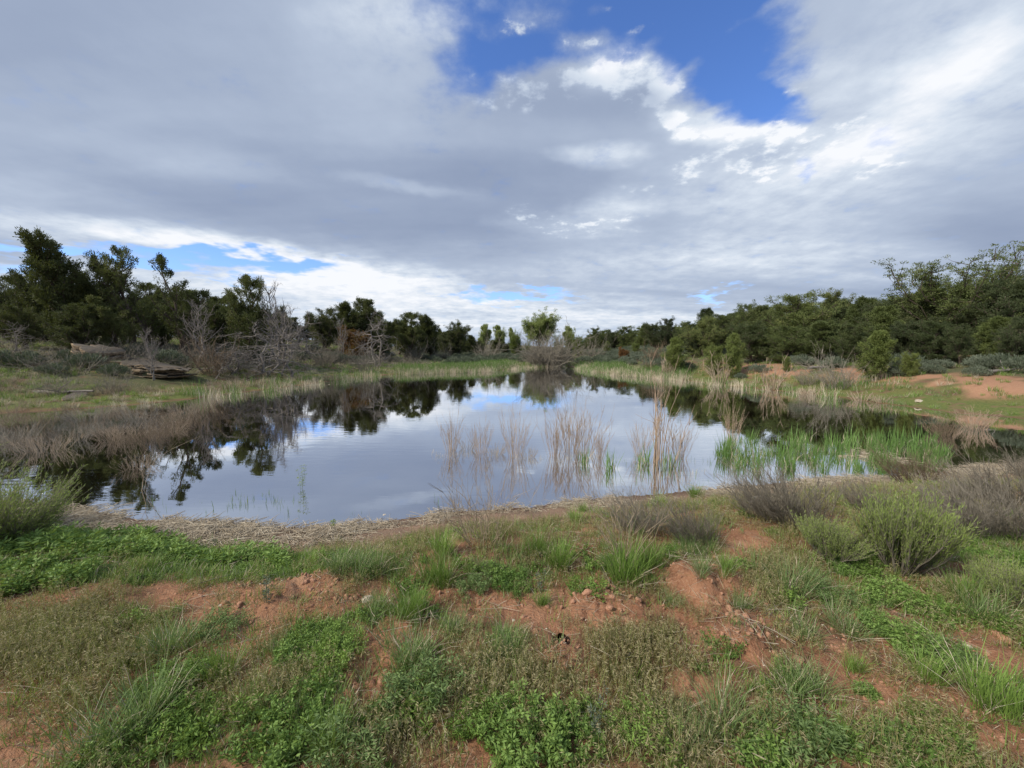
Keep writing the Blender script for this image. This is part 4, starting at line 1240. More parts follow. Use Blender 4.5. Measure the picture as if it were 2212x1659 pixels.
# great dead bush on the far shore
for i, (px, py, s, lb) in enumerate([
    (1185, 792, 1.22, 'great dead grey bush on the far shore in front of the cottonwood'),
    (1165, 789, 0.9, 'left shoulder of dead grey brush against the great dead bush'),
    (1214, 790, 0.85, 'right shoulder of dead grey brush against the great dead bush')]):
    put(BS(200 + i, 120, 3.3, 0.6, 0.026, 6, base=1.0, sub=3, mats='deadfine', wig=0.05, droop=0.12), 'dead_bush', px, py, s, lb, 'dead bush', 'dead brush on the far shore')
gs = BS(210, 60, 1.7, 0.8, 0.014, 6, base=0.5, sub=3, mats='deadfine', wig=0.05)
gd = BS(211, 60, 1.6, 0.6, 0.014, 6, base=0.4, sub=3, mats='browntwig', wig=0.05)
for px, D, s, m, lb in [
    (1277, 50, 1.5, gs, 'grey leafless shrub between the great dead bush and the rust shrub'),
    (1410, 33, 1.0, gd, 'dark purplish leafless shrub behind the tall stems in the water'),
    (1400, 30, 0.6, gd, 'low dark leafless shrub just left of the olive young juniper'),
    (895, 45, 1.2, gs, 'grey bare bush under the left treeline by a dark stump'),
    (1052, 50, 1.5, gs, 'grey bare shrub with upright twigs left of the green willow'),
    (955, 48, 1.0, gs, 'grey bare shrub below the round headed juniper'),
    (700, 31, 1.0, gs, 'small grey dead shrub in the grass near the joined junipers'),
    (790, 31, 1.0, gs, 'tangle of pale dead twigs at the foot of the slanting dead tree'),
    (460, 21, 1.1, gd, 'dark brush heap beside the right tip of the sandstone ledge'),
    (235, 15.6, 0.5, gs, 'small grey leafless shrub below the sandstone ledge'),
    (115, 14.6, 0.45, gs, 'grey twiggy shrub by the fallen log at the left'),
    (1150, 47, 0.8, gs, 'low grey brush left of the great dead bush'),
]:
    put(m, 'bare_shrub', 0, 0, s, lb, 'bare shrub', 'bare shrubs around the pond', loc=spot(px, D))
# willow stems standing in the water
wl = [BS(300 + i, 34, 0.74, 0.42, 0.0034, 5, base=0.11, sub=3, mats='redtwig', wig=0.012, twl=0.34, curve=0.09, twdir=0.3) for i in range(3)]
wt = [BS(310 + i, 40, 0.32, 0.75, 0.0026, 5, base=0.16, sub=3, mats='tantwig', wig=0.03) for i in range(2)]
GW = 'leafless willow stems standing in the pond'
for px, py, s, m, lb in [
    (975, 975, 1.0, wl[0], 'willow stems at the left end of the row standing in the water'),
    (1008, 970, 0.9, wt[0], 'low tan stubs right of the leftmost willow stems in the water'),
    (1040, 978, 0.9, wl[1], 'second willow clump of the row, thinner and leaning right'),
    (1072, 982, 0.8, wt[1], 'low tan twigs in the middle of the willow row'),
    (1112, 985, 1.15, wl[2], 'tallest willow clump in the middle of the row'),
    (1140, 988, 0.7, wt[0], 'small tan twigs between the two halves of the willow row'),
    (1198, 985, 1.15, wl[0], 'bushy reddish willow clump opening the right half of the row'),
    (1232, 978, 1.35, wl[1], 'tall willow clump with many fine red twigs'),
    (1262, 982, 1.2, wl[2], 'willow clump behind the cattail sprouts in the right half of the row'),
    (1295, 990, 0.8, wl[0], 'last short willow clump at the right end of the row'),
    (1470, 990, 0.9, wl[1], 'sparse red twigs spreading right of the tall stems'),
    (1385, 985, 0.9, wl[2], 'slender willow twigs just left of the tall stems'),
    (1580, 952, 1.1, wl[0], 'willow clump in front of the dark tree mirror image'),
]:
    p = at(px, py, 0.0)
    put(m, 'willow_clump', px, py, s, lb, 'willow stems', GW, level=0.0)
tall = BS(320, 13, 2.1, 0.06, 0.011, 3, base=0.11, sub=3, mats='redtwig', wig=0.010, twl=0.22, curve=0.035)
put(tall, 'willow_clump', 1418, 1000, 1.0, 'tall pale willow stems rising high above the far shore from the water', 'willow stems', level=0.0)
put(BS(321, 9, 1.2, 0.25, 0.008, 5, base=0.1, sub=2, mats='redtwig', wig=0.02), 'willow_clump', 1442, 1002, 1.0, 'shorter reddish stems against the tall pale willow stems', 'willow stems', level=0.0)
# stems with white feet on the right shore
wf = BS(330, 26, 1.0, 0.45, 0.016, 4, base=0.22, sub=2, mats='tantwig', wig=0.02)
wf2 = BS(331, 34, 0.45, 0.9, 0.014, 3, base=0.30, sub=2, mats='tantwig', wig=0.02)
for px, py, s, m, lb in [
    (1553, 830, 1.35, wf, 'pale footed leafless willow at the right shore near the young junipers'),
    (1668, 842, 1.25, wf, 'broad pale footed willow at the right shore below the big dome pinyon'),
    (1445, 815, 1.1, wf, 'small tan willow at the shore beside the tall stems'),
    (1745, 853, 0.8, wf2, 'pale stubby stems on the right shore, first of the low ones'),
    (1790, 857, 0.7, wf2, 'pale stubby stems on the right shore next to the first low ones'),
    (1862, 866, 0.9, wf2, 'wide fan of bleached stems on the right shore by the white rock'),
    (1905, 870, 0.7, wf2, 'bleached stems left of the white rock on the right shore'),
    (1810, 838, 0.8, gs, 'grey bare shrub on the red clay bank'),
    (1745, 832, 0.5, gs, 'thin grey bare shrub at the left part of the red bank'),
]:
    put(m, 'bare_willow', px, py, s, lb, 'willow stems', 'leafless stems along the right shore')
# left water: masses of dead stems
dr = [BS(340 + i, 80, 0.55, 0.85, 0.005, 4, base=0.45, sub=2, mats=mt, wig=0.035, lean=(0.1, 0)) for i, mt in enumerate(('deadfine', 'tantwig', 'browntwig'))]
GD = 'dead willow thickets in the left shallows'
for px, py, s, k, lb in [
    (20, 955, 1.0, 0, 'brown dead thicket at the left edge of the water'),
    (95, 975, 0.9, 1, 'tan dead thicket left of the dark water gap'),
    (60, 930, 1.2, 2, 'brown thicket behind the tan one at the left edge'),
    (190, 905, 1.1, 0, 'brown twigs along the far left shore by the mossy strip'),
    (150, 955, 0.8, 0, 'small dead clump behind the dark water gap at the left'),
    (255, 950, 0.9, 1, 'thicket of tan stems in the middle of the left shallows'),
    (325, 950, 0.85, 2, 'brown thicket behind the lone slanting stem'),
    (300, 1010, 0.6, 1, 'tan stems nearest the shore in the left shallows'),
    (300, 905, 1.0, 0, 'brown twigs at the back of the left shallows'),
    (370, 925, 1.0, 2, 'outermost brown thicket of the left shallows'),
    (400, 895, 0.9, 1, 'tan fan of stems at the tip of the left shore'),
    (440, 880, 0.9, 1, 'tan grassy stems beside the first tree mirror images'),
]:
    put(dr[k], 'dead_thicket', px, py, s * 0.8, lb, 'dead thicket', GD, level=0.0 if float(pond_sd(np.array([at(px, py, 0.0)[0]]), np.array([at(px, py, 0.0)[1]]))[0]) < 0 else None)
put(BS(350, 3, 1.15, 0.35, 0.006, 3, base=0.05, sub=2, mats='tantwig', wig=0.02, lean=(0.5, 0)), 'lone_stem', 312, 1060, 0.9, 'lone pale stem slanting right out of the left shallows', 'stem', level=0.0, rz=0)
# tansy-like green spire in the water and its neighbours
put(herb_mesh(360, 4, 0.34, 0.012, 0.022, 'rabbit', 16, 'water_plant', 0.25, 0.1), 'water_plant', 651, 1055, 1.25, 'single green leafy spire growing out of the shallow water', 'water plant', level=0.0)

# near shore: bare and green shrubs
put(BS(400, 40, 0.55, 0.70, 0.0032, 4, base=0.13, sub=3, mats='tantwig', wig=0.03), 'bare_shrub', 1040, 1168, 1.0, 'pale bare shrub with splayed twigs at the water edge in the middle', 'bare shrub')
lean_b = BS(401, 5, 0.62, 0.3, 0.005, 4, base=0.04, sub=2, mats='tantwig', wig=0.015, lean=(-0.75, 0.1), droop=0.1)
put(lean_b, 'bare_branch', 1045, 1150, 1.0, 'single long pale branch leaning left from the bare shrub over the water', 'branch', rz=0)
dk = [BS(410 + i, 150, 0.52, 0.75, 0.0038, 6, base=0.20, sub=3, mats=mt, wig=0.022, lean=(-0.42, 0.05)) for i, mt in enumerate(('deadfine', 'browntwig'))]
for px, py, s, k, rz, lb in [
    (1715, 1130, 1.0, 0, 0.0, 'dense dark leafless shrub combed to the left by the wind'),
    (1655, 1115, 0.7, 0, 0.2, 'smaller dark leafless shrub at the left skirt of the combed one'),
    (1390, 1150, 0.7, 0, 0.5, 'low grey twiggy shrub behind the green grass bush'),
    (1500, 1165, 0.6, 0, 0.3, 'low grey twigs between the grass bush and the dark combed shrub'),
    (1880, 1100, 0.55, 0, -0.1, 'grey leafless shrub behind the large rabbitbrush'),
    (2040, 1100, 0.5, 0, 0.1, 'grey leafless shrub right of the rabbitbrush top'),
    (2120, 1085, 0.6, 0, -0.2, 'grey wind combed shrub near the right edge'),
    (2205, 1100, 0.85, 0, 0.2, 'tall grey wind combed shrub cut by the right edge'),
    (2170, 1150, 0.85, 0, 0.0, 'lower grey shrub at the right edge in front of the tall one'),
    (2090, 1150, 0.7, 0, 0.15, 'grey twigs hugging the right side of the rabbitbrush'),
    (2240, 1040, 0.65, 0, 0.0, 'farthest grey shrub at the right edge before the water'),
    (1980, 1045, 0.9, 1, 0.3, 'brown twigs on the mud behind the cattail patch'),
]:
    put(dk[k], 'leafless_shrub', px, py, s, lb, 'bare shrub', 'grey leafless shrubs on the near shore', rz=rz)
rb = BS(420, 70, 0.5, 0.75, 0.006, 5, base=0.2, sub=3, mats='browntwig', wig=0.035, lean=(-0.3, 0))
put(rb, 'dead_bush', 2035, 940, 0.85, 'dark brown tangled bush in the right shallows', 'dead bush', level=0.0, rz=0)
put(BS(421, 70, 0.6, 0.6, 0.006, 5, base=0.25, sub=3, mats='redtwig', wig=0.03), 'bare_willow', 2105, 925, 0.8, 'reddish bare willow beside the dark tangled bush in the right shallows', 'willow stems', level=0.0)

def rabbitbrush(seed, n, hgt, rad, wood_n=50, lean=(0, 0), heads=0, leaf=0.035, leaned=0.5):
    """green wand-like shoots over a woody grey skirt: part stems, part foliage"""
    rng = np.random.default_rng(seed)
    gw, gl, gh = Geo(), Geo(), Geo()
    a = rng.random(wood_n) * 6.28
    q = np.sqrt(rng.random(wood_n))
    b = np.stack([np.cos(a) * q * 0.10, np.sin(a) * q * 0.10, np.full(wood_n, -0.03)], -1)
    d = unit(np.stack([np.cos(a) * q * rad / hgt * 1.6 + lean[0], np.sin(a) * q * rad / hgt * 1.6 + lean[1], np.ones(wood_n)], -1))
    L = hgt * rng.uniform(0.35, 0.68, wood_n)
    p = paths(b, d, L, rng.normal(size=(wood_n, 3)) * 0.08 * L[:, None], 5, rng, 0.025)
    tubes(gw, p, 0.006, 0.002, 4, rng.normal(0.4, 0.2, wood_n), rng=rng)
    i = np.repeat(np.arange(wood_n), n // wood_n)
    m = len(i)
    s = rng.uniform(1.2, 5, m)
    k0 = np.clip(s.astype(int), 0, 4)
    fr = (s - k0)[:, None]
    bb = p[i, k0] * (1 - fr) + p[i, k0 + 1] * fr
    dd = unit(unit(p[i, k0 + 1] - p[i, k0]) * 0.9 + rdir(rng, m) * 0.32 + np.array([lean[0] * 0.5, lean[1] * 0.5, 0.55]))
    l2 = hgt * rng.uniform(0.22, 0.58, m)
    sh = paths(bb, dd, l2, np.array([0, 0, 0.12]) * l2[:, None], 4, rng, 0.02)
    tubes(gw, sh, 0.0018, 0.0008, 3, rng.normal(0.6, 0.15, m), rng=rng)
    per = 14
    j = np.repeat(np.arange(m), per)
    s = rng.uniform(0.6, 4, m * per)
    k0 = np.clip(s.astype(int), 0, 3)
    fr = (s - k0)[:, None]
    c = sh[j, k0] * (1 - fr) + sh[j, k0 + 1] * fr
    ax = unit(sh[j, 4] - sh[j, 0])
    ld = unit(ax * 0.9 + rdir(rng, m * per) * 0.55)
    tint = np.clip(rng.normal(0.45, 0.15, m)[j] + rng.normal(0, 0.12, m * per) + (s / 4 - 0.5) * 0.2, 0, 1)
    leaves(gl, c, ld, leaf * rng.uniform(0.7, 1.3, m * per), 0.0058, tint, rng=rng)
    parts = [('stems', gw.mesh('stems', M['deadfine'])), ('foliage', gl.mesh('foliage', M['rabbit']))]
    if heads:
        hi = rng.choice(m, heads, replace=False)
        n_ = heads * 40
        hj = np.repeat(hi, 40)
        c = sh[hj, 4] + np.array([0, 0, 0.05]) + rdir(rng, n_) * rng.random((n_, 1)) ** 0.5 * [0.03, 0.03, 0.016]
        leaves(gh, c, rdir(rng, n_) + [0, 0, 0.7], 0.009, 0.006, rng.random(n_), rng=rng)
        st = paths(sh[hi, 3], unit(sh[hi, 4] - sh[hi, 3]), np.full(heads, 0.08), np.zeros((heads, 3)), 2, rng)
        tubes(gh, st, 0.0014, 0.001, 3, rng=rng)
        parts.append(('flower_heads', gh.mesh('flower_heads', M['puff'])))
    return parts
def put_parts(parts, name, px, py, s, label, cat, group=None, rz=None, sx=1.0):
    p = at(px, py)
    o = empty(name, p, random.random() * 6.28 if rz is None else rz, (s * sx, s * sx, s))
    tag(o, label, cat, group)
    for nm, me in parts:
        link(bpy.data.objects.new(nm, me), o)
    return o
R1 = rabbitbrush(500, 1900, 0.62, 0.36, 90)
R2 = rabbitbrush(501, 1100, 0.62, 0.42, 60)
R3 = rabbitbrush(502, 1500, 0.80, 0.5, 80, (0.45, 0.05), 26)
GB = 'green rabbitbrush on the near bank'
put_parts(R1, 'rabbitbrush', 1945, 1232, 1.0, 'large rounded green rabbitbrush near the right side of the bank', 'rabbitbrush', GB, sx=0.68)
put_parts(R2, 'rabbitbrush', 1795, 1205, 0.55, 'smaller green rabbitbrush at the left foot of the large one', 'rabbitbrush', GB)
put_parts(R3, 'rabbitbrush', -15, 1195, 0.95, 'rabbitbrush with dried flower heads leaning over the water at the left', 'rabbitbrush', GB, rz=0.0)
put_parts(R3, 'rabbitbrush', -210, 1150, 1.05, 'taller rabbitbrush cut by the left edge with a few dried heads', 'rabbitbrush', GB, rz=0.3)
put_parts(R2, 'rabbitbrush', 2190, 1310, 0.5, 'thin yellow green young rabbitbrush at the right edge', 'rabbitbrush', GB)
put(BS(520, 26, 0.5, 0.75, 0.003, 4, base=0.04, sub=2, mats='tantwig', wig=0.03), 'bare_shrub', 1350, 1215, 1.15, 'pale twigs poking out of the tall grass bush in the middle', 'bare shrub')

# rocks and logs
L1 = ledge_mesh(8, 6.4, 2.8, 0.72, nl=5, cols=110)
L2 = ledge_mesh(2, 1.4, 0.9, 0.18, nl=2, cols=28)
L3 = ledge_mesh(3, 2.4, 1.2, 0.22, nl=2, cols=30)
o = put(L1, 'sandstone_ledge', 0, 0, 0.95, 'long layered sandstone ledge under the junipers on the left bank', 'rock', rz=-0.25, loc=spot(300, 19.8), sink=0.42)
o.rotation_euler = (R(2), R(1), R(-14))
o = put(ledge_mesh(4, 2.4, 1.9, 0.75, nl=3, cols=80), 'sandstone_block', 0, 0, 0.8, 'raised dark topped block at the left end of the long ledge', 'rock', loc=spot(222, 19.5), sink=0.0)
o.rotation_euler = (R(8), R(3), R(10))
o.location.z += 0.12
GS = 'flat sandstone slabs on the left bank'
for px, D, s, m, lb in [
    (28, 18.5, 0.9, L2, 'pale flat slab at the left edge under the low junipers'),
    (155, 14.4, 0.8, L2, 'pale flat slab beside the fallen log'),
    (175, 27, 1.2, L3, 'sunlit slab glimpsed under the junipers left of the ledge'),
    (370, 26, 1.2, L3, 'thin slab behind the long ledge'),
    (455, 27, 1.0, L3, 'slab on the slope beyond the dark brush heap'),
    (470, 24, 0.8, L2, 'small pale slab right of the dark brush heap'),
    (690, 38, 1.4, L3, 'slab on the grass slope below the flat topped juniper'),
    (530, 18, 0.7, L2, 'orange tinted rock in the grass below the dead tangle'),
    (580, 21, 0.6, L2, 'small orange tinted rock right of the larger one in the grass'),
    (262, 12.6, 0.55, L2, 'broken pale rock in the mossy strip at the left shore'),
    (350, 14.0, 0.6, L2, 'crumbled pale rock pieces on the red patch of the left shore'),
    (560, 30, 1.3, L3, 'slab on the slope behind the pale dead tangle'),
]:
    q = spot(px, D)
    put(m, 'flat_rock', 0, 0, s, lb, 'rock', GS, loc=q, sink=0.03)
LG = log_mesh(1, 3.0, 0.11)
put(LG, 'fallen_log', 0, 0, 0.9, 'grey fallen log lying in the grass at the left', 'log', 'fallen logs', rz=-0.35, loc=spot(95, 14.6))
put(LG, 'fallen_log', 0, 0, 1.0, 'fallen log behind the dark brush heap', 'log', 'fallen logs', rz=0.5, loc=spot(500, 23))
put(LG, 'fallen_log', 0, 0, 1.1, 'pale fallen trunk at the foot of the slanting dead tree', 'log', 'fallen logs', rz=-0.2, loc=spot(770, 34))
put(LG, 'fallen_log', 0, 0, 0.8, 'bleached log end at the right edge above the red bank', 'log', 'fallen logs', rz=0.1, loc=spot(2190, 15.5))
put(LG, 'fallen_log', 0, 0, 0.8, 'log half hidden in shade under the right pinyons', 'log', 'fallen logs', rz=0.1, loc=spot(1790, 21))
put(stone_mesh(5, 'pale', (0.30, 0.16, 0.10)), 'white_rock', 1985, 867, 0.8, 'bleached white rock at the right shore among dry stems', 'rock', sink=0.02)

# ================================================================ reeds that can be told apart in the near water
ct = [tuft_mesh(600 + i, 44, 0.50, 0.012, 0.32, 0.13, 'cattail', 0.15, 0.35, 'cattail') for i in range(3)]
ct_ = 'cattail clumps in the right shallows'
for i, (px, py, s, lb) in enumerate([
    (1262, 1000, 0.75, 'small cattail sprout at the right end of the willow row'),
    (1315, 1012, 0.8, 'two bladed cattail sprout alone right of the willow row'),
    (1388, 1003, 0.95, 'cattail blades at the left foot of the tall pale stems'),
    (1445, 1008, 0.8, 'cattail blades at the right foot of the tall pale stems'),
    (1563, 985, 1.0, 'leftmost cattail clump of the green patch'),
    (1602, 990, 1.0, 'cattail clump second from the left in the green patch'),
    (1640, 1000, 1.0, 'cattail clump in front with long mirror images'),
    (1690, 985, 1.15, 'tall cattail clump before the white cloud reflection'),
    (1722, 975, 1.1, 'tall cattail clump with bent tips'),
    (1752, 992, 0.95, 'cattail clump beside the broken straw stub'),
    (1800, 975, 1.0, 'cattail clump in the middle of the green patch'),
    (1835, 985, 1.0, 'cattail clump left of the straw raft'),
    (1880, 968, 1.1, 'dense cattail clump behind the straw raft'),
    (1925, 975, 1.15, 'thick cattail clump right of the straw raft'),
    (1965, 985, 1.1, 'broad cattail clump near the muddy point'),
    (2005, 990, 1.0, 'rightmost cattail clump by the dark tangled bush'),
    (1990, 960, 1.0, 'cattail clump at the back next to the dark tangled bush'),
    (1840, 955, 0.9, 'short cattail clump at the back of the green patch'),
    (1900, 1000, 0.9, 'front cattail clump standing by the mud'),
]):
    put(ct[i % 3], 'cattail_clump', px, py, s, lb, 'cattails', ct_, level=-0.01)
o = put(litter_mesh(620, 120, 0.30, 0.28, 0.005), 'straw_raft', 1885, 985, 1.3, 'raft of bent pale straw floating among the cattails', 'straw', level=0.0)

# ================================================================ foreground clumps
TG = [tuft_mesh(700 + i, 380, 0.30, 0.0030, 0.75, 0.075, 'grass', 0.12, 0.9) for i in range(4)]
TB = [tuft_mesh(710 + i, 360, 0.29, 0.0031, 0.9, 0.08, 'bluegrass', 0.16, 1.0) for i in range(3)]
TS = [tuft_mesh(720 + i, 360, 0.25, 0.0030, 1.15, 0.075, 'bluegrass', 0.14, 0.8) for i in range(2)]
HM = [herb_mesh(730, 120, 0.14, 0.15, 0.017, lw=0.42), herb_mesh(731, 90, 0.17, 0.14, 0.021, 'grass', per=7, lw=0.30, lean=0.6), herb_mesh(732, 120, 0.12, 0.15, 0.014, lw=0.5, lean=0.7), herb_mesh(733, 80, 0.19, 0.15, 0.024, 'bluegrass', per=7, lw=0.25, lean=0.5)]
HL = [herb_mesh(740 + i, 70, 0.13, 0.11, 0.026, per=6, lw=0.45) for i in range(2)]
gG, gH = 'bunchgrass tufts on the near bank', 'leafy green mounds on the near bank'
for px, py, s, m, lb in [
    (940, 1262, 0.85, TG[0], 'upright bright grass tuft with wide leafy skirt below the bare shrub'),
    (960, 1190, 0.8, TG[1], 'bright grass tuft standing tall against the straw strip'),
    (1148, 1195, 0.75, TG[2], 'dark green tuft close to the pale bare shrub'),
    (1212, 1232, 0.9, TG[3], 'tall green tuft left of the grass bush'),
    (1345, 1245, 1.15, TG[0], 'tall grass bush threaded with pale twigs in the middle'),
    (1395, 1225, 0.9, TG[1], 'green tuft at the right shoulder of the grass bush'),
    (1530, 1170, 0.75, TG[2], 'rich green tuft below the dark combed shrub'),
    (1488, 1192, 0.7, TB[0], 'blue green tuft left of the rich green one'),
    (1522, 1240, 0.5, TB[1], 'pale blue green tuft just above the red clod mound'),
    (1693, 1275, 0.95, TB[2], 'big blue green tuft with long arching blades right of the clod mound'),
    (1495, 1075, 0.8, TG[3], 'green tuft on the shore right of the tall pale stems'),
    (1420, 1095, 0.7, TG[0], 'grass tuft on the shore below the tall pale stems'),
    (1262, 1105, 0.5, TG[1], 'small tuft at the water edge in the middle'),
    (1245, 1130, 0.6, TG[2], 'yellow green tuft behind the tall tuft in the middle'),
    (668, 1220, 0.6, TG[3], 'yellow green tuft at the end of the straw strip'),
    (790, 1245, 0.8, TB[0], 'wide blue green tuft behind the white stone'),
    (740, 1232, 0.6, TB[1], 'small blue green tuft left of the wide one'),
    (890, 1322, 0.7, TG[0], 'upright tuft right of the white stone'),
    (972, 1372, 0.55, TS[0], 'spiky dark tuft alone on bare soil in the centre'),
    (795, 1330, 0.5, TS[1], 'low spreading tuft below the white stone'),
    (1178, 1305, 0.4, TG[1], 'small yellow green tuft on the bare ridge in the middle'),
    (1445, 1305, 0.4, TS[0], 'small pale tuft left of the cracked clods'),
    (1570, 1240, 0.5, TG[2], 'grass behind the red clod mound'),
    (1600, 1310, 0.45, TB[1], 'short tuft between the clod mound and the cracked clods'),
    (1742, 1368, 0.6, TS[1], 'spiky blue green tuft on bare soil right of the cracked clods'),
    (1850, 1372, 0.7, TS[0], 'wide blue green tuft left of the dark leafy mounds'),
    (1985, 1470, 0.65, TG[3], 'low bright tuft on red soil below the dark leafy mounds'),
    (1845, 1450, 0.4, TG[0], 'small ragged tuft in the red patch at the right'),
    (2165, 1545, 1.0, TG[1], 'big loose grass tuft at the right edge near the bottom'),
    (2120, 1330, 0.8, TB[2], 'grey green grass tuft at the right edge above the flat stone'),
    (1702, 1488, 0.75, TS[1], 'star shaped bright tuft on the red slope at the lower right'),
    (1588, 1592, 0.8, TS[0], 'thick tuft near the bottom right of the centre'),
    (1480, 1625, 0.6, TB[0], 'pale tuft at the bottom left of the thick one'),
    (390, 1400, 0.75, TB[1], 'blue green tuft in the left brome field'),
    (465, 1460, 0.6, TG[2], 'bright tuft beside the red path at the left'),
    (880, 1430, 0.75, TB[2], 'long bladed tuft above the clover mound in the centre'),
    (1085, 1420, 0.65, TB[0], 'sparse blue green tuft left of the burrow hole'),
    (330, 1560, 0.85, TB[1], 'grass tuft rising from the leafy mat at the lower left'),
    (200, 1640, 0.8, TB[2], 'grass tuft at the bottom left'),
    (700, 1610, 0.6, TG[3], 'grass among clover at the bottom left of centre'),
    (1765, 1270, 0.55, TB[0], 'short tuft under the smaller rabbitbrush'),
    (2080, 1290, 0.7, TG[2], 'grass tuft right of the large rabbitbrush'),
    (1870, 1225, 0.6, TG[3], 'green tuft between the two rabbitbrushes'),
    (300, 1235, 0.6, TG[1], 'grass tuft in the lush strip below the straw at the left'),
    (460, 1225, 0.6, TG[0], 'grass tuft at the right end of the lush strip'),
    (1050, 1240, 0.5, TS[1], 'short grass tuft between the two tall ones in the middle'),
]:
    put(m, 'grass_tuft', px, py, s * 1.15, lb, 'grass tuft', gG)
for px, py, s, m, lb in [
    (1140, 1600, 1.15, HM[0], 'large clover mound at the bottom centre'),
    (1050, 1570, 0.8, HM[1], 'clover mound touching the left of the large bottom one'),
    (1230, 1590, 0.8, HM[2], 'clover mound touching the right of the large bottom one'),
    (905, 1500, 1.0, HM[3], 'dark clover mound below the long bladed tuft'),
    (870, 1530, 0.6, HL[0], 'small broad leaved plant at the foot of the dark clover mound'),
    (665, 1395, 0.85, HM[0], 'clover mound left of the spiky dark tuft'),
    (730, 1420, 0.8, HM[1], 'clover mound right beside the one left of centre'),
    (1090, 1395, 0.6, HM[2], 'small clover mound left of the burrow hole'),
    (480, 1360, 0.75, HM[3], 'clover mound on the bare strip at the left'),
    (1395, 1600, 0.85, HM[1], 'clover mound near the grey green sprig at the bottom'),
    (640, 1580, 1.1, HM[2], 'wide clover mat at the bottom left of centre'),
    (740, 1640, 1.0, HM[3], 'clover mat at the bottom edge left of centre'),
    (370, 1480, 0.8, HM[0], 'clover mound beside the red path at the left'),
    (400, 1600, 0.95, HM[1], 'leafy mat at the bottom left beyond the red path'),
    (260, 1620, 0.95, HM[2], 'leafy mat at the bottom left corner side'),
    (1800, 1300, 0.75, HM[3], 'leafy mound below the smaller rabbitbrush'),
    (1930, 1300, 0.95, HM[0], 'deep green leafy mound under the large rabbitbrush'),
    (2020, 1330, 0.9, HM[1], 'deep green leafy mound right of the one under the rabbitbrush'),
    (1980, 1400, 1.0, HM[2], 'deep green mound at the end of the dark leafy row'),
    (2070, 1440, 0.7, HM[3], 'last dark mound sloping down the red soil at the right'),
    (1900, 1355, 0.6, HM[0], 'small leafy mound in the dark row'),
    (2190, 1370, 0.8, HM[1], 'leafy mound at the right edge'),
    (1560, 1400, 0.6, HM[2], 'leafy patch below the cracked clods'),
    (1870, 1500, 0.4, HL[1], 'pale broad leaved weed on the red soil at the right'),
    (1740, 1620, 0.9, HM[3], 'leafy mound at the bottom right'),
    (1650, 1640, 0.7, HL[0], 'broad leaved weed at the bottom right of centre'),
    (1960, 1640, 0.8, HM[0], 'leafy mound at the bottom right corner side'),
    (2020, 1570, 0.6, HM[1], 'small leafy mound left of the big loose tuft'),
    (60, 1235, 1.0, HL[0], 'lush broad leaved plant under the leaning rabbitbrush'),
    (150, 1255, 1.1, HL[1], 'lush broad leaved plant at the left front of the lush strip'),
    (200, 1205, 1.1, HL[0], 'tall broad leaved plant in the lush strip near the leaning rabbitbrush'),
    (290, 1200, 1.1, HL[1], 'tall broad leaved plant at the back of the lush strip'),
    (380, 1215, 0.9, HL[0], 'broad leaved plant in the middle of the lush strip'),
    (30, 1275, 0.9, HL[1], 'grey green broad leaved plant at the left edge'),
    (900, 1290, 0.6, HM[2], 'leafy skirt below the upright bright tuft'),
    (1020, 1275, 0.7, HM[3], 'clover patch on the ridge left of the yellow green tuft'),
    (1110, 1265, 0.75, HM[0], 'bright clover patch in the middle of the ridge'),
    (1250, 1270, 0.55, HM[1], 'clover patch under the tall green tuft'),
    (560, 1225, 0.6, HM[2], 'leafy clump where the lush strip thins out'),
]:
    put(m, 'leafy_mound', px, py, s, lb, 'leafy plant', gH)

# sprigs
sg = herb_mesh(760, 3, 0.30, 0.01, 0.020, 'sage', 18, 'grey_sprig', 0.3, 0.1)
put(sg, 'grey_sprig', 1292, 1600, 0.9, 'upright grey green feathery sprig right of the large clover mound', 'sprig')
put(sg, 'grey_sprig', 1168, 1280, 0.8, 'thin grey green sprig on the ridge in the middle', 'sprig')
put(sg, 'grey_sprig', 573, 1300, 0.9, 'single thin sprig standing on the bare ridge at the left', 'sprig')
put(herb_mesh(761, 3, 0.16, 0.01, 0.022, 'rabbit', 14, 'green_sprout', 0.3, 0.2), 'green_sprout', 722, 1143, 1.0, 'small green sprout at the water edge by the straw', 'sprig')
put(tuft_mesh(762, 8, 0.16, 0.004, 0.25, 0.02, 'straw', 0, 0.3, 'dry_stub'), 'dry_stub', 797, 1128, 1.0, 'dark dry stub of grass at the water edge', 'dry stub')

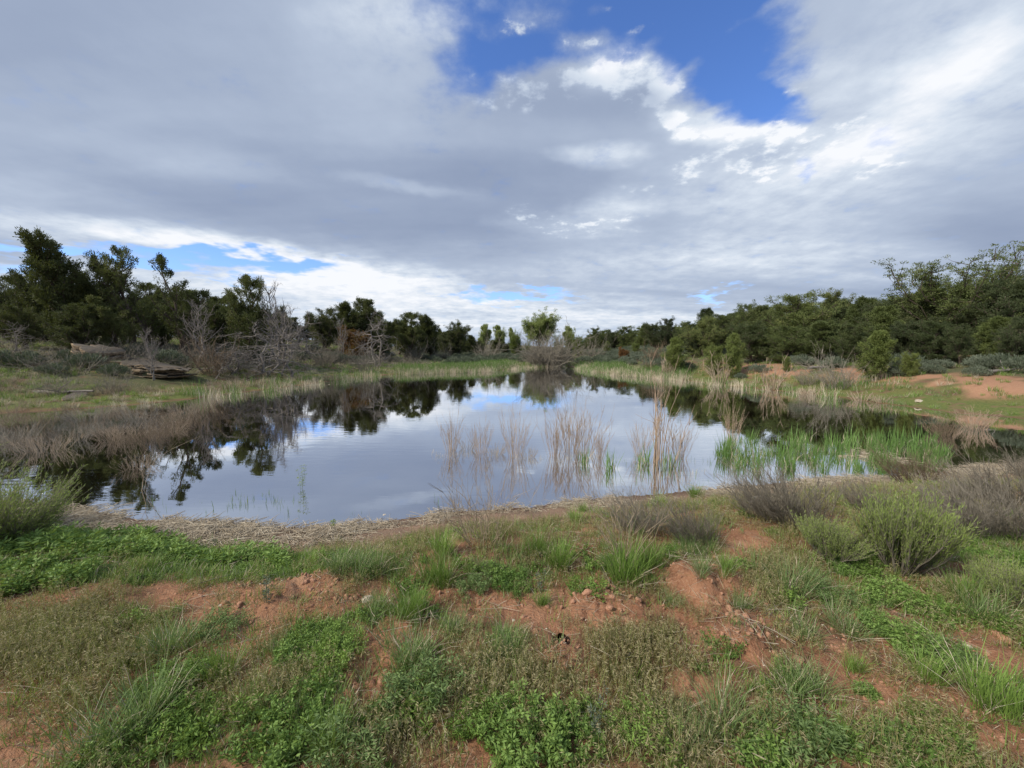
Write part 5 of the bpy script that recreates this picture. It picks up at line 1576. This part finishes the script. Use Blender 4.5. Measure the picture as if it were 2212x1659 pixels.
# stones one can point at
st = [stone_mesh(s, 'pale', sq) for s, sq in ((1, (1, 0.7, 0.55)), (2, (1, 0.8, 0.4)))] + [stone_mesh(s, 'redrock', sq) for s, sq in ((3, (1, 0.8, 0.6)), (4, (1, 0.6, 0.5)))]
for px, py, r_, m, lb in [
    (795, 1296, 0.045, 0, 'broken white stone on the bare ridge left of centre'),
    (1347, 1338, 0.022, 2, 'upright tan stone on bare soil right of centre'),
    (1130, 1333, 0.022, 3, 'orange stone under the clover patch in the middle'),
    (1110, 1340, 0.014, 0, 'small pale stone left of the orange one'),
    (1300, 1342, 0.020, 3, 'flat pinkish stone left of the upright tan one'),
    (2160, 1375, 0.05, 3, 'flat reddish stone at the right under the grey green tuft'),
    (488, 1462, 0.016, 0, 'tiny white stone beside the red path at the left'),
    (470, 1568, 0.013, 0, 'tiny white stone at the front of the red path'),
    (890, 1395, 0.024, 3, 'pinkish stone below the spiky dark tuft'),
    (478, 1307, 0.018, 1, 'pale pebble on the bare strip at the left'),
    (830, 1112, 0.025, 1, 'pale stone at the water edge among straw'),
    (1725, 1425, 0.03, 2, 'red clod at the lip of the small gully'),
    (1640, 1372, 0.03, 3, 'red clod at the end of the cracked crust'),
    (2090, 1395, 0.02, 1, 'yellowish flat pebble below the flat reddish stone'),
    (1830, 1300, 0.02, 1, 'yellowish pebble among the dark leafy mounds'),
]:
    put(st[m], 'stone', px, py, r_, lb, 'stone', 'stones on the near bank', sink=0.002)
# dark burrow mouth
bmh = bmesh.new()
bmesh.ops.create_uvsphere(bmh, u_segments=20, v_segments=10, radius=1.0)
for v in list(bmh.verts):
    if v.co.z > 0.35:
        bmh.verts.remove(v)
bmesh.ops.reverse_faces(bmh, faces=bmh.faces)
meh = bpy.data.meshes.new('burrow_hole')
bmh.to_mesh(meh); bmh.free()
hm_, t = material('burrow_earth')
t.new('ShaderNodeOutputMaterial', {0: t.new('ShaderNodeBsdfDiffuse', {'Color': (0.03, 0.016, 0.01)}).outputs[0]})
meh.materials.append(hm_)
o = link(bpy.data.objects.new('burrow_hole', meh))
o.location = (HOLE[0], HOLE[1], H(HOLE[0], HOLE[1]) - 0.012)
o.scale = (0.030, 0.034, 0.05)
tag(o, 'dark round burrow hole in the red soil right of centre', 'burrow hole')

# ================================================================ stuff: what nobody could count
rs = np.random.default_rng(5)
def rnd_pts(n, x0, x1, y0, y1):
    return rs.uniform(x0, x1, n), rs.uniform(y0, y1, n)
def view_pts(n, y0, y1, margin=1.12):
    """points spread evenly over the ground inside a wedge in front of the camera"""
    y = np.sqrt(rs.uniform(y0 * y0, y1 * y1, n))
    u = rs.uniform(-1.33 * margin, 1.33 * margin, n)
    return u * y, y
BR = [brome_mesh(800 + i, 46, 0.13, 0.10) for i in range(4)]
SG = [tuft_mesh(810 + i, 44, 0.085, 0.0026, 0.9, 0.045, m_, 0.12, 0.5, 'short_grass') for i, m_ in enumerate(('grass', 'grass', 'bluegrass'))]
HS = [herb_mesh(820, 22, 0.06, 0.05, 0.013, per=6), herb_mesh(821, 18, 0.08, 0.05, 0.018, 'grass', per=5, lw=0.28), herb_mesh(822, 22, 0.05, 0.06, 0.011, per=6)]
LUSH = [(150, 1215, 230, 48, 0), (420, 1240, 190, 34, 0), (60, 1240, 130, 50, 0)]
GREEN = [(150, 1215, 240, 50, 0), (420, 1240, 200, 36, 0), (700, 1225, 200, 24, 0), (940, 1270, 120, 60, 0), (1110, 1255, 160, 50, 0), (1350, 1230, 160, 44, 0), (1530, 1190, 120, 34, 0),
         (390, 1420, 110, 90, 0), (690, 1400, 100, 60, 0), (890, 1480, 110, 90, 0), (1140, 1600, 170, 80, 0), (620, 1580, 190, 90, -15), (330, 1590, 170, 60, -10), (1960, 1360, 200, 90, 20),
         (1750, 1600, 190, 70, 0), (2160, 1530, 110, 90, 0), (1095, 1410, 80, 40, 0), (1700, 1490, 80, 40, 0), (1850, 1250, 240, 60, 0), (860, 1320, 110, 40, 0), (2100, 1200, 160, 60, 0), (1560, 1410, 80, 40, 0)]
BROME = [(150, 1420, 300, 120, 0), (1150, 1480, 280, 110, 0), (1400, 1420, 200, 110, 0), (1300, 1370, 90, 60, 0), (800, 1590, 130, 60, 0), (560, 1480, 110, 70, 0), (1450, 1560, 190, 90, 0), (1110, 1290, 150, 40, 0),
         (1650, 1240, 160, 50, 0), (250, 1300, 240, 30, 0), (1950, 1600, 220, 70, 0), (1850, 1430, 190, 60, 0), (2080, 1270, 150, 40, 0), (1420, 1290, 90, 50, 0), (620, 1340, 140, 30, 0)]
x, y = view_pts(15000, 1.15, 4.6)
z = height(x, y)
px, py = proj(x, y, z)
sd_ = pond_sd(x, y)
bare_ = image_mask(px, py, BARE)
br_ = image_mask(px, py, BROME)
gr_ = image_mask(px, py, GREEN)
nzz = fbm(x * 3, y * 3, 3) + 0.5
keep = (sd_ > 0.9) & (np.hypot(x - HOLE[0], (y - HOLE[1]) * 0.7) > 0.10) & (rs.random(len(x)) < np.clip(0.09 + br_ * 0.44 - np.clip(bare_, 0, 1) * 0.75 - gr_ * 0.3, 0.03, 1) * (0.35 + nzz * 1.2))
sow('brome_grass', BR, x[keep], y[keep], 'fine drying brome grass with pale drooping seed heads over red soil', 0.55, 1.15)
x, y = view_pts(16000, 1.15, 4.8)
z = height(x, y); px, py = proj(x, y, z); sd_ = pond_sd(x, y)
bare_, gr_, br_ = image_mask(px, py, BARE), image_mask(px, py, GREEN), image_mask(px, py, BROME)
nzz = fbm(x * 2.5 + 9, y * 2.5, 3) + 0.5
keep = (sd_ > 0.75) & (np.hypot(x - HOLE[0], (y - HOLE[1]) * 0.7) > 0.09) & (rs.random(len(x)) < np.clip(0.17 + gr_ * 0.75 - bare_ * 0.9 - br_ * 0.05, 0.05, 1) * (0.2 + nzz * 1.3))
sow('short_grass', SG, x[keep], y[keep], 'short green grass between the larger tufts of the near bank', 0.6, 1.5)
x, y = view_pts(14000, 1.15, 4.5)
z = height(x, y); px, py = proj(x, y, z); sd_ = pond_sd(x, y)
bare_, gr_ = image_mask(px, py, BARE), image_mask(px, py, GREEN)
nzz = fbm(x * 2.1 + 30, y * 2.1, 3) + 0.5
keep = (sd_ > 0.8) & (rs.random(len(x)) < np.clip(0.02 + gr_ * 0.27 - bare_ * 1.0, 0.003, 1) * (nzz * 1.9 - 0.35))
sow('clover_leaves', HS, x[keep], y[keep], 'low clover leaves spreading between the mounds', 0.6, 1.5)
x, y = view_pts(2600, 3.0, 4.6)
z = height(x, y); px, py = proj(x, y, z); sd_ = pond_sd(x, y)
keep = (sd_ > 0.6) & (rs.random(len(x)) < image_mask(px, py, LUSH))
LU = [herb_mesh(830 + i, 12, 0.15, 0.06, 0.045, per=5, lw=0.28, lean=0.5) for i in range(3)]
sow('lush_weeds', LU, x[keep], y[keep], 'lush dark green weeds below the straw strip at the left', 0.8, 1.3)
# further bank to both sides, right of the shrubs
x, y = rnd_pts(9000, -16, 16, -3, 9)
sd_ = pond_sd(x, y)
inv = (np.abs(x) > 1.33 * 1.12 * np.maximum(y, 0.1)) | (y > 4.5)
keep = (sd_ > 0.9) & inv & (rs.random(len(x)) < 0.75)
sow('bank_grass', SG + HS[:1] + BR[:1], x[keep], y[keep], 'grass and weeds of the bank beside the view', 1.0, 2.0)
# straw strip
LT = [litter_mesh(840 + i, 50, 0.18, 0.13, 0.0035) for i in range(3)]
x, y = view_pts(9000, 2.9, 7.5)
sd_ = pond_sd(x, y)
nzz = fbm(x * 1.6, y * 1.6, 3) + 0.5
keep = (sd_ > 0.04) & (sd_ < 1.05) & (rs.random(len(x)) < np.where(x < -0.7, 0.95, 0.33) * ss(1.1, 0.6, sd_ + nzz * 0.3) * ss(0.2, 0.6, nzz))
sow('straw_litter', LT, x[keep], y[keep], 'washed up pale straw and dead reed stalks along the near shore', 0.6, 1.2, tilt=0.05)
x, y = view_pts(1500, 1.15, 4.3)
keep = (pond_sd(x, y) > 0.9) & (rs.random(len(x)) < 0.45)
DL = [litter_mesh(845 + i, 9, 0.14, 0.12, 0.0014, m_) for i, m_ in enumerate(('straw', 'deadfine', 'browntwig'))]
sow('dry_stem_litter', DL, x[keep], y[keep], 'broken dry stems lying about on the soil', 0.5, 1.3, tilt=0.04)
# clods and pebbles
CL = [stone_mesh(850 + i, 'redrock', (1, 0.8, 0.6), sub=2, name='clod') for i in range(4)]
x, y = view_pts(13000, 1.15, 4.2)
z = height(x, y); px, py = proj(x, y, z); sd_ = pond_sd(x, y)
bare_ = image_mask(px, py, BARE)
mnd = np.zeros(len(x))
for (qx, qy, rad_, amp) in MOUNDS:
    mnd = np.maximum(mnd, np.clip(1.1 - np.hypot(x - qx, y - qy) / rad_, 0, 1))
keep = (sd_ > 0.5) & (rs.random(len(x)) < bare_ * 0.8 + mnd * 1.0 + 0.06)
sow('soil_clods', CL, x[keep], y[keep], 'crumbled red clods and pebbles on the bare patches', 0.3, 1.0, sc=0.005 + 0.028 * mnd[keep] * rs.random(int(keep.sum())) ** 1.5 + 0.022 * rs.random(int(keep.sum())) ** 3, tilt=0.6)
x, y = view_pts(900, 1.15, 4.2)
sd_ = pond_sd(x, y)
PB = [stone_mesh(860 + i, 'pale', (1, 0.8, 0.5), sub=2, name='pebble') for i in range(2)]
keep = sd_ > 0.2
sow('pale_pebbles', PB, x[keep], y[keep], 'pale pebbles dotted over the near bank', 0.4, 1.2, sc=0.006, tilt=0.4)
# sprouts in shallow water
SP = [tuft_mesh(870 + i, 7, 0.20, 0.004, 0.12, 0.07, 'cattail', 0.1, 0.2, 'water_sprout') for i in range(2)]
q0 = [at(px_, py_, 0.0) for px_, py_ in zip(rs.uniform(480, 610, 26), rs.uniform(1062, 1100, 26))] + [at(px_, py_, 0.0) for px_, py_ in zip(rs.uniform(330, 1000, 10), rs.uniform(1080, 1125, 10))] \
    + [at(px_, py_, 0.0) for px_, py_ in zip(rs.uniform(1230, 1560, 46), rs.uniform(985, 1045, 46))]
q0 = np.array(q0)
sow('water_sprouts', SP, q0[:, 0], q0[:, 1], 'thin green sprouts standing in the shallow water', 0.35, 1.0, dz=0.03)
q1 = np.array([at(px_, py_, 0.0) for px_, py_ in zip(rs.uniform(940, 1310, 50), rs.uniform(972, 1000, 50))] + [at(px_, py_, 0.0) for px_, py_ in zip(rs.uniform(1380, 1520, 26), rs.uniform(990, 1040, 26))])
DT = [tuft_mesh(880 + i, 12, 0.20, 0.0035, 0.6, 0.05, 'straw', 0, 0.4, 'dead_stalk') for i in range(2)]
sow('dead_stalks', DT, q1[:, 0], q1[:, 1], 'short dead stalks between the willow clumps in the water', 0.4, 1.0, dz=0.03)
# cattail patch filler
q2 = np.array([at(px_, py_, 0.0) for px_, py_ in zip(rs.uniform(1545, 2040, 130), rs.uniform(950, 1018, 130))])
sow('cattail_reeds', ct[:2] + DT, q2[:, 0], q2[:, 1], 'scattered cattail blades and broken stalks in the right shallows', 0.4, 0.9, dz=0.02)
# left shallows filler
q3 = np.array([at(px_, py_, 0.0) for px_, py_ in zip(rs.uniform(-80, 440, 240), rs.uniform(885, 960, 240))])
q3 = q3[(q3[:, 0] < -3.2)]
sow('dead_rushes', [dr[0], dr[1], dr[2]], q3[:26, 0], q3[:26, 1], 'dead rushes filling the left shallows', 0.35, 0.7, dz=-0.02)

# reed belt round the far shore
RG = [tuft_mesh(900 + i, 40, 0.75, 0.016, 0.22, 0.30, 'cattail', 0.25, 0.3, 'reed') for i in range(2)]
RT = [tuft_mesh(905 + i, 44, 0.55, 0.014, 0.35, 0.30, 'straw', 0, 0.4, 'dry_reed') for i in range(2)]
x, y = rnd_pts(60000, -26, 30, 16, 56)
sd_ = pond_sd(x, y)
px, py = proj(x, y, 0 * x)
nzz = fbm(x * 0.25, y * 0.25, 3) + 0.5
dens = np.where(px < 860, 0.10, np.where(px < 1115, 0.75, np.where(px < 1250, 0.12, np.where(px < 1480, 0.7, 0.05))))
w_ = np.where(px < 860, 1.2, np.where(px < 1120, 4.0, 3.0))
keep = (sd_ > -0.9) & (sd_ < w_) & (np.abs(px - 1106) < 1250) & (rs.random(len(x)) < dens * ss(0.25, 0.55, nzz))
xa, ya, sa = x[keep], y[keep], sd_[keep]
tan_ = (rs.random(len(xa)) < np.where(sa < 0.5, 0.6, 0.15))
sow('far_reeds', RG, xa[~tan_], ya[~tan_], 'belt of green reeds along the far shore', 0.6, 1.1)
sow('far_dry_reeds', RT, xa[tan_], ya[tan_], 'fringe of dry tan reeds at the far water line', 0.6, 1.1)

# grasses on the left, right and far banks
BG = [tuft_mesh(910 + i, 70, 0.36, 0.011, 0.7, 0.16, mt_, 0.15, 0.5, 'bank_tuft') for i, mt_ in enumerate(('grass', 'bluegrass', 'grass'))]
BD = [tuft_mesh(920 + i, 80, 0.42, 0.009, 0.8, 0.16, 'straw', 0, 0.5, 'dry_tuft') for i in range(2)]
x, y = rnd_pts(90000, -50, 50, 8, 60)
sd_ = pond_sd(x, y)
px, py = proj(x, y, 0 * x)
lat_ = x / (np.abs(y) + 6)
nzz = fbm(x * 0.35 + 4, y * 0.35, 3) + 0.5
left_ = lat_ < -0.05
red_ = (lat_ > 0.34) & (sd_ > 2.8) & (sd_ < 5.6)
dens = np.where(left_, 0.60, 0.38) * np.where(red_, 0.34, 1) * ss(0.1, 0.5, sd_) * ss(30, 12, sd_) * np.where(sd_ < 2.2, 0.45, 1)
keep = (sd_ > 0.15) & (np.abs(px - 1106) < 1250) & (y > 9) & (rs.random(len(x)) < dens * ss(0.25, 0.6, nzz))
xa, ya, sa, na_ = x[keep], y[keep], sd_[keep], nzz[keep]
dry = rs.random(len(xa)) < np.where(lat_[keep] < -0.05, 0.30, 0.10)
sow('bank_tufts', BG, xa[~dry], ya[~dry], 'green grass of the far banks', 0.35, 0.95)
sow('dry_bank_grass', BD, xa[dry], ya[dry], 'pale dry grass of the far banks', 0.35, 0.9)
x, y = rnd_pts(16000, -26, -7, 7.5, 26)
sd_ = pond_sd(x, y)
px, py = proj(x, y, 0 * x)
nzz = fbm(x * 0.5 + 4, y * 0.5, 3) + 0.5
keep = (sd_ > 0.0) & (sd_ < 5) & (np.abs(px - 1106) < 1250) & (rs.random(len(x)) < 0.10 * ss(0.35, 0.6, nzz))
sow('left_dry_grass', BD + [dr[1]], x[keep], y[keep], 'dry grass and twigs on the left shore', 0.3, 0.8)

# sagebrush
def sage_mesh(seed):
    rng = np.random.default_rng(seed)
    g = Geo()
    N = 70
    c = rdir(rng, N) * rng.random((N, 1)) ** 0.3 * [0.55, 0.55, 0.34]
    c[:, 2] = np.abs(c[:, 2]) + 0.12
    K = 26
    i = np.repeat(np.arange(N), K)
    off = rdir(rng, N * K) * rng.random((N * K, 1)) ** 0.5 * 0.13
    dd = unit(off * 5 + [0, 0, 1.0] + c[i] * 0.8)
    leaves(g, c[i] + off, dd, 0.09 * rng.uniform(0.6, 1.3, N * K), 0.028, np.clip(rng.normal(0.45, 0.2, N)[i] + rng.normal(0, 0.12, N * K), 0, 1), rng=rng)
    n = 24
    a = rng.random(n) * 6.28
    d = unit(np.stack([np.cos(a) * 0.9, np.sin(a) * 0.9, np.ones(n)], -1))
    tubes(g, paths(np.zeros((n, 3)) - [0, 0, 0.03], d, rng.uniform(0.3, 0.5, n), np.zeros((n, 3)), 3, rng, 0.04), 0.012, 0.005, 3, mat=1, rng=rng)
    return g.mesh('sagebrush', [M['sage'], M['deadfine']])
SB = [sage_mesh(950 + i) for i in range(3)]
x, y = rnd_pts(26000, -60, 70, 12, 100)
sd_ = pond_sd(x, y)
px, py = proj(x, y, 0 * x)
nzz = fbm(x * 0.2 + 14, y * 0.2, 3) + 0.5
lo = np.where(px < 900, 6.5, np.where(px < 1250, 4.5, np.where(px < 1500, 2.6, 4.8)))
hi_ = np.where(px < 900, 14, np.where(px < 1500, 45, 13))
keep = (sd_ > lo) & (sd_ < hi_) & (np.abs(px - 1106) < 1200) & (rs.random(len(x)) < np.where(px < 850, 0.14, np.where(px > 1500, 0.40, 0.42)) * ss(0.3, 0.6, nzz))
sow('sagebrush_slope', SB, x[keep], y[keep], 'grey green sagebrush covering the slopes under the trees', 0.7, 1.5)
for px, py, s, lb in [
    (1483, 800, 1.1, 'pale rounded sagebrush at the shore right of the olive young juniper'),
    (1640, 805, 1.0, 'sagebrush at the top of the right shore below the big dome'),
    (1730, 790, 1.2, 'sagebrush in front of the big dome pinyon'),
    (1800, 795, 1.1, 'sagebrush left of the yellow green young juniper'),
    (1935, 812, 0.9, 'sagebrush right of the yellow green young juniper'),
    (250, 812, 0.95, 'dark blue green sagebrush in front of the sandstone ledge'),
    (115, 810, 0.9, 'grey green sagebrush above the fallen log'),
    (1600, 818, 0.6, 'small sagebrush between the two pale footed willows'),
    (330, 815, 0.6, 'low sagebrush below the small forked dead tree'),
]:
    put(SB[len(lb) % 3], 'sagebrush', px, py, s, lb, 'sagebrush', 'sagebrush bushes by the shore')
# twigs and dead branches lying under the left trees
DB = [bare_shrub(970 + i, 26, 0.8, 2.2, 0.012, 4, base=0.5, sub=2, mats='deadfine', wig=0.05) for i in range(2)]
x, y = rnd_pts(900, -34, -9, 17, 42)
sd_ = pond_sd(x, y)
keep = (sd_ > 5.0) & (sd_ < 13) & (rs.random(len(x)) < 0.45)
sow('dead_brushwood', DB, x[keep], y[keep], 'grey dead brushwood lying under the left trees', 0.6, 1.3)
